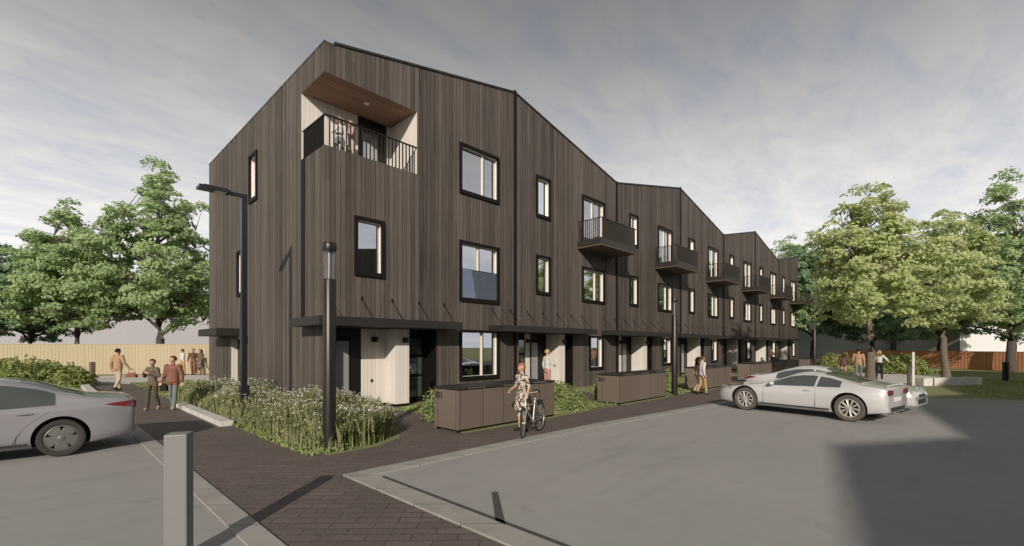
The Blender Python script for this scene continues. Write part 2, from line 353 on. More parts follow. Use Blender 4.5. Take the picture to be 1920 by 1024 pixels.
# ================================================================== THE TERRACE
W = 8.085; LO, HI = 10.95, 12.67; DEP = 13.15
FR = lambda a, d, z: (a, d, z)              # on the front wall
GB = lambda a, d, z: (d, a, z)              # on the near gable wall
def wall_with_holes(mb, T, a0, a1, top, holes, z0=0.0):
    xs = sorted(set([a0, a1] + [h[0] for h in holes] + [h[1] for h in holes]))
    for x0, x1 in zip(xs, xs[1:]):
        if x1 <= a0 + 1e-6 or x0 >= a1 - 1e-6: continue
        hs = sorted([(h[2], h[3]) for h in holes if h[0] <= x0 + 1e-6 and h[1] >= x1 - 1e-6])
        z = z0
        for b, t in hs:
            if b > z + 1e-4: mb.quad(T(x0, 0, z), T(x1, 0, z), T(x1, 0, b), T(x0, 0, b))
            z = t
        mb.quad(T(x0, 0, z), T(x1, 0, z), T(x1, 0, top(x1)), T(x0, 0, top(x0)))
def window(parent, T, a0, a1, z0, z1, mull=(), room=True, counter=False, door=False, depth=2.6, wide=0.5):
    f = MB(); c = 0.10
    for (p, q, r, s) in ((a0, a0 + c, z0, z1), (a1 - c, a1, z0, z1), (a0 + c, a1 - c, z1 - c, z1), (a0 + c, a1 - c, z0, z0 + c * 1.5)):
        f.box(p, q, -0.07, 0.03, r, s, 0, T)
    fo = obj(f, 'window', 'frame_metal', parent, bevel=0.006)
    g = MB(); i0, i1, j0, j1 = a0 + c * 0.8, a1 - c * 0.8, z0 + c * 1.3, z1 - c * 0.8; t = 0.024
    for (p, q, r, s) in ((i0, i0 + t, j0, j1), (i1 - t, i1, j0, j1), (i0 + t, i1 - t, j1 - t, j1), (i0 + t, i1 - t, j0, j0 + t)):
        g.box(p, q, 0.032, 0.20, r, s, 0, T)
    for m in mull: g.box(m - 0.022, m + 0.022, 0.07, 0.18, j0 + t, j1 - t, 0, T); g.box(m + 0.024, m + 0.046, 0.05, 0.18, j0 + t, j1 - t, 1, T)
    obj(g, 'sash', ['cream_frame', 'frame_metal'], fo)
    p = MB(); p.quad(T(i0 + t, 0.125, j0 + t), T(i1 - t, 0.125, j0 + t), T(i1 - t, 0.125, j1 - t), T(i0 + t, 0.125, j1 - t))
    obj(p, 'pane', 'window_glass', fo)
    if room:
        r = MB(); A, B, Z0, Z1 = i0 - wide, i1 + wide, z0 - 0.1 if z0 < 1.5 or door else z0 - 0.7, z1 + 0.25; D0, D1 = 0.24, depth
        v = [T(x, y, z) for z in (Z0, Z1) for y in (D0, D1) for x in (A, B)]
        r.add(v, [(0, 1, 3, 2), (4, 6, 7, 5), (2, 3, 7, 6), (0, 2, 6, 4), (1, 5, 7, 3)])
        # front lining of the room round the opening
        for (x0, x1, q0, q1) in ((A, i0, Z0, Z1), (i1, B, Z0, Z1), (i0, i1, j1, Z1), (i0, i1, Z0, j0)):
            r.quad(T(x0, D0, q0), T(x1, D0, q0), T(x1, D0, q1), T(x0, D0, q1))
        if counter:
            r.box(A + 0.9, B - 0.2, D1 - 0.6, D1 - 0.01, Z0 + 0.02, 1.45, 1, T); r.box(A + 0.2, A + 0.8, D1 - 0.4, D1 - 0.01, 1.7, 2.3, 2, T)
        else:
            rr = random.random()
            if rr < 0.5: r.box(A + 0.3, A + 1.0, D1 - 0.5, D1 - 0.01, Z0 + 0.01, Z0 + 0.9, 2, T)
        obj(r, 'room', ['room_wall', 'kitchen_dark', 'room_wood'], parent)
    return fo
def railing(mb, pts, z0, z1, sp=0.12, dep=0.06, th=0.014):
    for (x0, y0), (x1, y1) in zip(pts, pts[1:]):
        L_ = math.hypot(x1 - x0, y1 - y0); n = max(1, round(L_ / sp)); ux, uy = (x1 - x0) / L_, (y1 - y0) / L_
        alongx = abs(ux) > abs(uy)
        for i in range(1, n):
            x = x0 + (x1 - x0) * i / n; y = y0 + (y1 - y0) * i / n
            if alongx: mb.box(x - th / 2, x + th / 2, y - dep / 2, y + dep / 2, z0, z1 - 0.03)
            else: mb.box(x - dep / 2, x + dep / 2, y - th / 2, y + th / 2, z0, z1 - 0.03)
        if alongx:
            mb.box(min(x0, x1) - 0.03, max(x0, x1) + 0.03, y0 - 0.035, y0 + 0.035, z1 - 0.03, z1)
        else:
            mb.box(x0 - 0.033, x0 + 0.033, min(y0, y1) + 0.03, max(y0, y1) - 0.036, z1 - 0.028, z1 - 0.002)
ORD = ['nearest', 'second', 'third', 'fourth', 'fifth', 'sixth', 'farthest']
def wall_light(parent, x, y, z, s=0.17):
    m = MB(); m.box(x - s / 2, x + s / 2, y - 0.12, y - 0.003, z - s / 2, z + s / 2); obj(m, 'wall_light', 'black_metal', parent, bevel=0.01)
def build_house(k):
    up = (k % 2 == 0)
    top = (lambda a: LO + (HI - LO) * a / W) if up else (lambda a: HI - (HI - LO) * a / W)
    lab = {0: 'dark timber corner house with recessed corner loggia, gable wall beside the flower bed'}.get(k, '%s dark timber house of the row counted from the corner, with hanging balcony' % ORD[k])
    if k == 6: lab = 'farthest dark timber terraced house, at the end of the row beside the distant trees'
    h = thing('terraced_house', lab, 'house', (k * W, 0, 0), 0, 'terraced houses in the row')
    # ---- walls
    wl = MB(); holes = []
    def H(a0, a1, z0, z1, c=0.07): holes.append((a0 + c, a1 - c, z0 + c, z1 - c))
    if k == 0:
        wins = [(5.09, 7.15, 7.75, 9.66, (6.35,), {}), (5.09, 7.15, 3.70, 6.0, (6.1,), {'door': 1}), (5.09, 7.15, 0.72, 2.64, (6.3,), {'counter': 1}), (0.93, 1.95, 4.2, 6.05, (), {'wide': 0.35})]
        holes += [(0.0, 3.22, 7.94, 10.09), (0.12, 4.04, 0.0, 2.58)]
    else:
        wins = [(1.36, 2.36, 7.75, 9.62, (), {}), (1.36, 2.36, 4.32, 6.08, (), {}), (4.83, 6.88, 7.12, 9.58, (5.85,), {'door': 1}), (4.83, 6.88, 4.22, 6.0, (6.1,), {}), (5.45, 6.75, 0.80, 2.55, (), {'wide': 0.3})]
        holes += [(0.25, 4.09, 0.0, 2.58)]
    for a0, a1, z0, z1, m, kw in wins:
        holes.append((a0 + .07, a1 - .07, z0 + .07, z1 - .07)); window(h, FR, a0, a1, z0, z1, m, **kw)
    wall_with_holes(wl, FR, 0, W, top, holes)
    gh = []
    if k == 0:
        gw = [(5.9, 6.87, 7.66, 9.55), (7.5, 8.45, 4.1, 6.0)]
        gh = [(0.0, 1.7, 7.94, 10.09), (8.15, 9.4, 0.0, 2.32)]
        for a0, a1, z0, z1 in gw:
            gh.append((a0 + .07, a1 - .07, z0 + .07, z1 - .07)); window(h, GB, a0, a1, z0, z1, (), wide=0.3, depth=1.8)
        wall_with_holes(wl, GB, 0, DEP, lambda a: LO, gh)
        wl.box(-0.012, 0.30, -0.012, DEP + 0.01, LO + 0.002, LO + 0.06)
    if k == 6: wl.quad((W, 0, 0), (W, DEP, 0), (W, DEP, top(W)), (W, 0, top(W)))
    wl.quad((0, DEP, 0), (W, DEP, 0), (W, DEP, top(W)), (0, DEP, top(0)))
    if k < 6: wl.quad((W - 0.01, 0.3, 0), (W - 0.01, DEP, 0), (W - 0.01, DEP, top(W)), (W - 0.01, 0.3, top(W)))
    obj(wl, 'wall', 'dark_boards', h)
    rf = MB(); a0 = 0.30 if k == 0 else 0.0; e = 0.04
    v = [(a0, -e, top(a0)), (W, -e, top(W)), (W, DEP + e, top(W)), (a0, DEP + e, top(a0))]
    rf.add(v + [(x, y, z + 0.07) for x, y, z in v], [(0, 3, 2, 1), (4, 5, 6, 7), (0, 1, 5, 4), (1, 2, 6, 5), (2, 3, 7, 6), (3, 0, 4, 7)])
    obj(rf, 'roof', 'roof_metal', h)
    # ---- downpipe at the party wall
    if k < 6:
        dp = MB(); dp.box(W - 0.07, W + 0.07, -0.06, -0.002, 0.05, top(W) + 0.10); obj(dp, 'downpipe', 'frame_metal', h, bevel=0.015)
    # ---- canopy
    cn = MB()
    if k == 0:
        cn.prism([(-0.52, -0.85), (4.55, -0.85), (4.55, -0.003), (-0.003, -0.003), (-0.003, 1.25), (-0.52, 1.25)], 2.60, 2.86)
        rods = [0.12, 1.18, 2.25, 3.31, 4.38]
    elif k == 6: cn.box(-1.5, 5.0, -0.85, -0.003, 2.60, 2.84); rods = [-1.3, -0.25, 0.8, 1.85, 2.9, 3.95, 4.8]
    else: cn.box(-1.5, 4.95, -0.85, -0.003, 2.60, 2.84); rods = [-1.3, -0.25, 0.8, 1.85, 2.9, 3.95, 4.8]
    co = obj(cn, 'canopy', 'canopy_metal', h, bevel=0.008)
    for a in rods:
        m = MB(); m.tube([(a, -0.003, 3.5), (a, -0.62, 2.865)], 0.011, 6); m.box(a - 0.03, a + 0.03, -0.02, -0.003, 3.45, 3.56); obj(m, 'tie_rod', 'frame_metal', co)
    # ---- porch
    b = 0.66 if k == 0 else 0.80
    pm = MB(); R0, R1 = (0.12, 4.04) if k == 0 else (0.25, 4.09)
    if k == 0: blk = [(0.12, 0.42), (1.12, 1.50)]; white = [(1.50, 2.37)]; dr = (0.42, 1.12); pier = (2.37, 2.90)
    else: blk = [(R0, 0.55), (2.42, 3.0)]; white = [(1.50, 1.85)]; dr = (1.85, 2.42); pier = (3.0, 3.45)
    for a0, a1 in blk: pm.quad((a0, b, 0), (a1, b, 0), (a1, b, 2.58), (a0, b, 2.58))
    pm.quad((R0, 0, 0), (R0, b, 0), (R0, b, 2.58), (R0, 0, 2.58)); pm.quad((R1, 0, 0), (R1, b, 0), (R1, b, 2.58), (R1, 0, 2.58))
    pm.quad((R0, 0, 2.58), (R1, 0, 2.58), (R1, b, 2.58), (R0, b, 2.58))
    pm.quad((R1 - 0.1, b, 0), (R1, b, 0), (R1, b, 2.58), (R1 - 0.1, b, 2.58)); pm.quad((pier[1], b, 2.45), (R1 - 0.1, b, 2.45), (R1 - 0.1, b, 2.58), (pier[1], b, 2.58))
    pm.quad((dr[0], b, 2.3), (dr[1], b, 2.3), (dr[1], b, 2.58), (dr[0], b, 2.58))
    obj(pm, 'porch', 'black_metal', h)
    wp = MB()
    for a0, a1 in white: wp.box(a0, a1, b - 0.01, b + 0.05, 0.09, 2.578)
    wp.box(pier[0], pier[1], -0.012, b - 0.012, 0.09, 2.577)
    pl = obj(wp, 'pier', 'white_boards', h, bevel=0.004)
    wb = MB(); wb.box(pier[0] + 0.01, pier[1] - 0.01, 0.0, b - 0.013, 0.0, 0.088); obj(wb, 'plinth', 'black_metal', h)
    def door(a0, a1, z1, light):
        d = MB(); d.box(a0, a1, b - 0.03, b + 0.03, 0.02, z1); do = obj(d, 'door', 'frame_metal', h, bevel=0.005)
        g = MB()
        if light: g.box(a0 + 0.08, a1 - 0.06, b - 0.04, b - 0.032, 0.12, z1 - 0.1); obj(g, 'pane', 'door_panel', do)
        else:
            for q0, q1 in ((1.72, 2.3), (1.02, 1.62), (0.2, 0.92)): g.box(a0 + 0.12, a1 - 0.1, b - 0.04, b - 0.032, q0, q1)
            obj(g, 'pane', 'car_glass', do)
        hd = MB(); hd.box(a0 + 0.03, a0 + 0.05, b - 0.09, b - 0.03, 0.95, 1.25); obj(hd, 'handle', 'steel', do)
    door(dr[0], dr[1], 2.28, True)
    if k: door(0.55, 1.50, 2.28, False)
    door(pier[1] + 0.02, R1 - 0.1, 2.42, False)
    if k == 0:
        wall_light(h, 1.95, b - 0.01, 2.24); wall_light(h, 2.72, -0.012, 2.22)
        m = MB(); m.box(1.84, 1.90, b - 0.04, b - 0.011, 0.82, 0.92); obj(m, 'meter_box', 'black_metal', h)
    else: wall_light(h, 1.68, b - 0.01, 2.26); wall_light(h, 3.36, -0.012, 2.24)
    # ---- balcony or loggia
    if k == 0:
        lg = MB(); lg.quad((0, 0, 7.75), (3.22, 0, 7.75), (3.22, 1.7, 7.75), (0, 1.7, 7.75)); lg.box(0.004, 3.215, 0.004, 0.1, 7.751, 7.937); lg.box(0.004, 0.1, 0.101, 1.695, 7.751, 7.937)
        obj(lg, 'loggia_floor', 'balcony_metal', h)
        lw = MB(); lw.quad((0.0, 1.7, 7.75), (1.93, 1.7, 7.75), (1.93, 1.7, 10.088), (0.0, 1.7, 10.088)); lw.quad((3.03, 1.7, 7.75), (3.22, 1.7, 7.75), (3.22, 1.7, 10.088), (3.03, 1.7, 10.088))
        lw.quad((3.22, 0.0, 7.75), (3.22, 1.7, 7.75), (3.22, 1.7, 10.088), (3.22, 0.0, 10.088))
        obj(lw, 'loggia_wall', 'white_boards', h)
        ls = MB(); ls.quad((0, 0, 10.09), (3.22, 0, 10.09), (3.22, 1.7, 10.09), (0, 1.7, 10.09)); so_ = obj(ls, 'loggia_soffit', 'soffit_boards', h)
        m = MB(); m.lathe([(0.0, -0.02), (0.085, -0.02), (0.095, -0.002)], (1.75, 0.75, 10.088), 16); obj(m, 'downlight', 'lens_white', so_)
        d = MB(); d.box(1.935, 2.07, 1.66, 1.74, 7.76, 10.05); d.box(2.72, 3.025, 1.66, 1.74, 7.76, 10.05); d.box(2.07, 2.72, 1.66, 1.74, 9.62, 10.05); do = obj(d, 'loggia_door', 'black_metal', h)
        m = MB(); m.quad((2.07, 1.72, 7.76), (2.72, 1.72, 7.76), (2.72, 1.72, 9.62), (2.07, 1.72, 9.62)); obj(m, 'pane', 'window_glass', do)
        m = MB(); m.box(1.95, 3.0, 1.9, 1.95, 7.8, 10.0); obj(m, 'curtain', 'curtain', h)
        m = MB(); railing(m, [(3.20, 0.03), (0.035, 0.03), (0.035, 1.68)], 7.94, 8.87, sp=0.134, dep=0.062); obj(m, 'railing', 'black_metal', h)
        m = MB(); m.box(-0.035, -0.002, 1.42, 1.66, 2.9, 7.94); obj(m, 'downpipe', 'frame_metal', h)
        # glass guard of the full-height window
        m = MB(); m.box(5.20, 7.04, -0.035, -0.020, 3.86, 4.92); ju = obj(m, 'glass_guard', 'rail_glass', h)
        m = MB(); m.box(5.195, 7.045, -0.042, -0.012, 4.922, 4.94); obj(m, 'guard_rail', 'frame_metal', ju)
        # side door on the gable
        m = MB(); m.prism([(-0.85, 8.2), (-0.003, 8.2), (-0.003, 11.2), (-0.85, 11.2)], 2.46, 2.76); obj(m, 'canopy', 'canopy_metal', h, bevel=0.008)
        m = MB(); m.quad((0.25, 8.15, 0), (0.25, 9.4, 0), (0.25, 9.4, 2.32), (0.25, 8.15, 2.32)); m.quad((0, 8.15, 0), (0.25, 8.15, 0), (0.25, 8.15, 2.32), (0, 8.15, 2.32)); m.quad((0, 8.15, 2.32), (0.25, 8.15, 2.32), (0.25, 9.4, 2.32), (0, 9.4, 2.32)); obj(m, 'side_door', 'black_metal', h)
        m = MB(); m.quad((0, 9.4, 0), (0.25, 9.4, 0), (0.25, 9.4, 2.32), (0, 9.4, 2.32)); m.box(0.2, 0.24, 8.25, 8.5, 0.1, 2.2); obj(m, 'door_lining', 'white_boards', h)
        for yy, zz in ((7.2, 2.28),): m = MB(); m.box(-0.12, -0.003, yy - 0.11, yy + 0.11, zz - 0.16, zz + 0.16); obj(m, 'wall_light', 'black_metal', h, bevel=0.01)
    else:
        B0, B1, P = 4.44, 7.72, 1.40
        fl = MB(); fl.box(B0 + 0.01, B1 - 0.01, -P + 0.01, -0.003, 6.80, 6.86, 1); fl.box(B0, B1, -P, -0.003, 6.861, 7.16); fb = obj(fl, 'balcony', ['balcony_metal', 'soffit_brown'], h, bevel=0.004)
        m = MB(); railing(m, [(B0 + 0.035, -0.01), (B0 + 0.035, -P + 0.035), (B1 - 0.035, -P + 0.035)], 7.161, 8.12, sp=0.115, dep=0.068, th=0.018); railing(m, [(B1 - 0.035, -0.01), (B1 - 0.035, -P + 0.035)], 7.161, 8.118, sp=0.115, dep=0.068, th=0.018)
        obj(m, 'railing', 'balcony_metal', fb)
    return h
simple('door_panel', (0.26, 0.26, 0.27), 0.25, 0.0, 0.05, 1)
simple('soffit_brown', (0.12, 0.085, 0.06), 0.6)
houses = [build_house(k) for k in range(7)]
# ---- the row across the car park (behind the camera): it casts the shade and shows in the panes
def opposite():
    t = thing('opposite_terrace', 'dark timber terrace standing across the car park behind the viewer', 'house', (0, 0, 0))
    V0, V1 = -30.3, -42.0
    pk = [(-25.2, 11.4), (-17.7, 12.7), (-12.34, 11.4), (-4.87, 12.5), (0.51, 11.3), (7.97, 12.5), (13.35, 11.4), (20.8, 12.6), (26.2, 11.4)]
    m = MB(); rf = MB()
    for (x0, z0), (x1, z1) in zip(pk, pk[1:]):
        m.quad((x0, V0, 0), (x1, V0, 0), (x1, V0, z1), (x0, V0, z0)); m.quad((x0, V1, 0), (x1, V1, 0), (x1, V1, z1), (x0, V1, z0))
        rf.quad((x0, V0 + .05, z0 + .05), (x1, V0 + .05, z1 + .05), (x1, V1, z1 + .05), (x0, V1, z0 + .05))
        for zz in (1.0, 4.2, 7.8):
            for xa, xb in ((0.8, 1.9), (2.9, 4.6)):
                f = MB(); f.box(x0 + xa, x0 + xb, V0 + 0.005, V0 + 0.08, zz, zz + 1.7); fo = obj(f, 'window', 'frame_metal', t)
                g = MB(); g.box(x0 + xa + .1, x0 + xb - .1, V0 + 0.081, V0 + 0.09, zz + .1, zz + 1.6); obj(g, 'pane', 'car_glass', fo)
    for x, z in (pk[0], pk[-1]): m.quad((x, V0, 0), (x, V1, 0), (x, V1, z), (x, V0, z))
    obj(m, 'wall', 'dark_boards', t); obj(rf, 'roof', 'roof_metal', t)
opposite()
# ================================================================== BIN STORES
def text_mesh(body, size, mat, name):
    c = bpy.data.curves.new(name, 'FONT'); c.body = body; c.size = size; c.extrude = 0.003; c.resolution_u = 3; c.offset = 0.004
    o = bpy.data.objects.new(name, c); COL.objects.link(o); dg = bpy.context.evaluated_depsgraph_get()
    me = bpy.data.meshes.new_from_object(o.evaluated_get(dg)); bpy.data.objects.remove(o); me.materials.clear(); me.materials.append(M(mat)); return me
NUM = text_mesh('301', 0.21, 'black_metal', 'house_number')
def bin_store(x, label, num):
    t = thing('bin_store', label, 'bin store', (x, 0, 0), 0, 'bin stores along the brick footway')
    y0, y1, Lg = -5.12, -4.22, 3.48; n = 4 if num else 5
    m = MB(); m.box(0, Lg, y0 + 0.02, y1, 0.07, 1.0); obj(m, 'carcass', 'frame_metal', t)
    n = 5
    for i in range(n):
        m = MB(); a = Lg * i / n; m.box(a + 0.008, a + Lg / n - 0.008, y0, y0 + 0.018, 0.075, 0.985); obj(m, 'door', 'bin_boards', t, bevel=0.003)
    m = MB(); m.box(-0.018, -0.001, y0 + 0.002, y1 - 0.002, 0.075, 0.985); e = obj(m, 'end_panel', 'bin_boards', t, bevel=0.003)
    m = MB(); m.box(Lg + 0.001, Lg + 0.018, y0 + 0.002, y1 - 0.002, 0.075, 0.985); obj(m, 'end_panel', 'bin_boards', t, bevel=0.003)
    for i in range(3):
        m = MB(); a = Lg * i / 3; m.box(a + 0.004 - (0.03 if i == 0 else 0), a + Lg / 3 - 0.004 + (0.03 if i == 2 else 0), y0 - 0.03, y1 + 0.03, 1.002, 1.045); lid = obj(m, 'lid', 'canopy_metal', t, bevel=0.006)
        m = MB(); m.box(a + 0.25, a + 0.8, y0 - 0.045, y0 - 0.031, 1.012, 1.04); obj(m, 'handle', 'steel', lid)
    for a in (0.05, Lg / 2, Lg - 0.05):
        for y in (y0 + 0.08, y1 - 0.08):
            m = MB(); m.box(a - 0.035, a + 0.035, y - 0.035, y + 0.035, 0.0, 0.069); obj(m, 'foot', 'frame_metal', t)
    if num:
        o = link('house_number', NUM, e); o.rotation_euler = (R(90), 0, R(-90)); o.location = (-0.0215, y1 - 0.02, 0.775)
    return t
BL = ['brown bin store marked 301, nearest and largest, beside the person with the bicycle', 'brown bin store marked 301, second along the footway, behind the tall column light', 'brown bin store behind the walking person in mustard trousers', 'brown bin store, fourth along the footway, just above the parked coupe', 'brown bin store in tree shade above the roofs of the parked cars', 'farthest brown bin store by the end of the row']
for i, (x, l_) in enumerate(zip((0.87, 7.93, 15.27, 22.45, 29.5, 36.8), BL)): bin_store(x, l_, i < 2)
mb = MB()
for x in (0.87, 7.93, 15.27, 22.45, 29.5): mb.box(x + 0.1, x + 3.5, -5.22, -4.0, 0.0, 0.016)
obj(mb, 'grass_strip', 'grass_ground', kind='stuff')
# ================================================================== STREET FURNITURE
def column_light(x, y, label, h=4.0, r=0.12):
    t = thing('column_light', label, 'lamp column', (x, y, 0), 0, 'black column lights along the footway')
    m = MB(); m.lathe([(0.0, 0.0), (r + 0.05, 0.0), (r + 0.05, 0.03), (r, 0.035), (r, h - 0.72), (r - 0.01, h - 0.70), (0, h - 0.70)], n=28); obj(m, 'shaft', 'column_metal', t, smooth=True)
    m = MB(); m.lathe([(r - 0.012, h - 0.699), (r - 0.012, h - 0.16)], n=28); obj(m, 'lens', 'clear_glass', t, smooth=True)
    m = MB(); m.lathe([(0.0, h - 0.699), (0.035, h - 0.699), (0.03, h - 0.16), (0, h - 0.16)], n=14); obj(m, 'reflector', 'steel', t, smooth=True)
    m = MB(); m.lathe([(0, h - 0.158), (r + 0.004, h - 0.158), (r + 0.012, h - 0.13), (r + 0.012, h - 0.02), (r, h), (0, h)], n=28); obj(m, 'cap', 'column_metal', t, smooth=True)
    return t
column_light(-1.92, -4.62, 'tall black column light rising from the flowering bed at the house corner')
column_light(12.45, -4.98, 'tall black column light at the right end of the second bin store')
column_light(36.6, -5.41, 'tall black column light beyond the cars, near the end of the row')
def street_lamp():
    t = thing('street_lamp', 'slim dark street lamp with flat angular head in front of the gable wall', 'street lamp', (-1.80, 1.13, 0))
    m = MB(); m.box(-0.075, 0.075, -0.075, 0.075, 0.0, 6.20); m.box(-0.11, 0.11, -0.11, 0.11, 0, 0.9); obj(m, 'pole', 'pole_metal', t, bevel=0.02)
    m = MB(); m.prism([(-0.42, -0.05), (0.0, -0.05), (0.0, 0.05), (-0.42, 0.05)], 6.202, 6.30); m.box(0.0, 0.075, -0.06, 0.06, 6.202, 6.30); obj(m, 'arm', 'pole_metal', t, bevel=0.01)
    m = MB(); m.prism([(-1.10, -0.20), (-0.36, -0.17), (-0.36, 0.17), (-1.10, 0.20)], 6.215, 6.29); m.prism([(-0.98, -0.12), (-0.40, -0.10), (-0.40, 0.10), (-0.98, 0.12)], 6.29, 6.335); hd = obj(m, 'lamp_head', 'pole_metal', t, bevel=0.008)
    m = MB(); m.box(-0.72, -0.46, -0.13, 0.13, 6.200, 6.213); obj(m, 'lens', 'lens_white', hd)
    m = MB(); m.box(-0.02, 0.20, -0.04, 0.04, 2.1, 2.4); obj(m, 'control_box', 'pole_metal', t, bevel=0.01) if False else None
street_lamp()
def post(name, label, cat, x, y, h, s, mat, rz=0, cap=True, group=None, slope=False):
    t = thing(name, label, cat, (x, y, 0), rz, group)
    m = MB(); m.box(-s / 2, s / 2, -s / 2, s / 2, 0, h - (0.03 if cap else 0)); obj(m, 'shaft', mat, t, bevel=0.012)
    if cap: m = MB(); m.box(-s / 2 - 0.003, s / 2 + 0.003, -s / 2 - 0.003, s / 2 + 0.003, h - 0.028, h); obj(m, 'cap', mat, t, bevel=0.008)
    return t
post('bollard', 'large pale square bollard close to the viewer at the bottom left', 'bollard', -4.917, -8.16, 1.205, 0.18, 'post_white', R(-28), cap=False)
post('bollard', 'slim brown bollard by the path in front of the left fence', 'bollard', -3.64, 23.65, 1.08, 0.22, 'bark', R(20))
post('bollard', 'short dark bollard standing right beside the tall white post', 'bollard', 24.74, -11.66, 1.02, 0.12, 'bark_dark', R(20))
post('signpost', 'tall thin white post beside a short dark bollard', 'post', 25.12, -11.80, 1.72, 0.11, 'white_concrete', R(20))
post('bollard', 'black bollard on the shaded lawn at the far right', 'bollard', 33.06, -15.44, 1.10, 0.21, 'black_metal', R(20))
mb = MB(); mb.prism([(25.3, -12.2), (28.1, -14.35), (28.5, -13.9), (25.7, -11.75)], 0, 0.40); o = obj(mb, 'low_wall', 'white_concrete', bevel=0.015); o['label'] = 'low white concrete seat wall on the lawn edge by the second pale tree'; o['category'] = 'wall'
# ================================================================== FENCES
def fence(label, p0, p1, h, mat, post_sp=2.4):
    p0 = Vector((*p0, 0)); p1 = Vector((*p1, 0)); d = p1 - p0; Lg = d.length; t = thing('timber_fence', label, 'fence', p0, math.atan2(d.y, d.x))
    m = MB(); n = int(Lg / 0.12)
    for i in range(n):
        a = i * 0.12; m.box(a, a + 0.117, 0.0 if i % 2 else 0.012, 0.022 if i % 2 else 0.03, 0.03, h - 0.04)
    obj(m, 'boards', mat, t)
    m = MB(); m.box(0, Lg, -0.02, 0.05, h - 0.038, h); obj(m, 'top_rail', mat, t)
    for i in range(int(Lg / post_sp) + 1):
        m = MB(); a = i * post_sp; m.box(a, a + 0.1, 0.045, 0.14, 0, h - 0.04); obj(m, 'fence_post', mat, t)
    return t
fence('long pale tan board fence behind the shrub and the people at left', (-18.0, 43.4), (9.3, 19.2), 2.19, 'fence_boards')
fence('orange brown board fence beyond the right lawn and trees', (57.0, -4.2), (42.6, -26.5), 1.60, 'fence_boards_red')
# ================================================================== VEGETATION
def cards_mesh(name, cen, nrm, size, mat, asp=1.6, extra=None):
    n = len(cen); nrm = nrm / np.linalg.norm(nrm, axis=1)[:, None]
    rnd = np.random.normal(size=(n, 3)); a = np.cross(nrm, rnd); a /= np.linalg.norm(a, axis=1)[:, None]; b = np.cross(nrm, a)
    sz = size[:, None] if not np.isscalar(size) else size
    A = a * sz * asp / 2; B = b * sz / 2
    v = np.stack([cen - A, cen - B * 0.9 + A * .1, cen + A, cen + B * 0.9 + A * .1], 1).reshape(-1, 3)
    me = bpy.data.meshes.new(name); me.vertices.add(4 * n); me.vertices.foreach_set('co', v.astype(np.float32).ravel())
    me.loops.add(4 * n); me.loops.foreach_set('vertex_index', np.arange(4 * n, dtype=np.int32)); me.polygons.add(n)
    me.polygons.foreach_set('loop_start', np.arange(0, 4 * n, 4, dtype=np.int32))
    me.update(); me.validate(); me.materials.append(M(mat)); return me
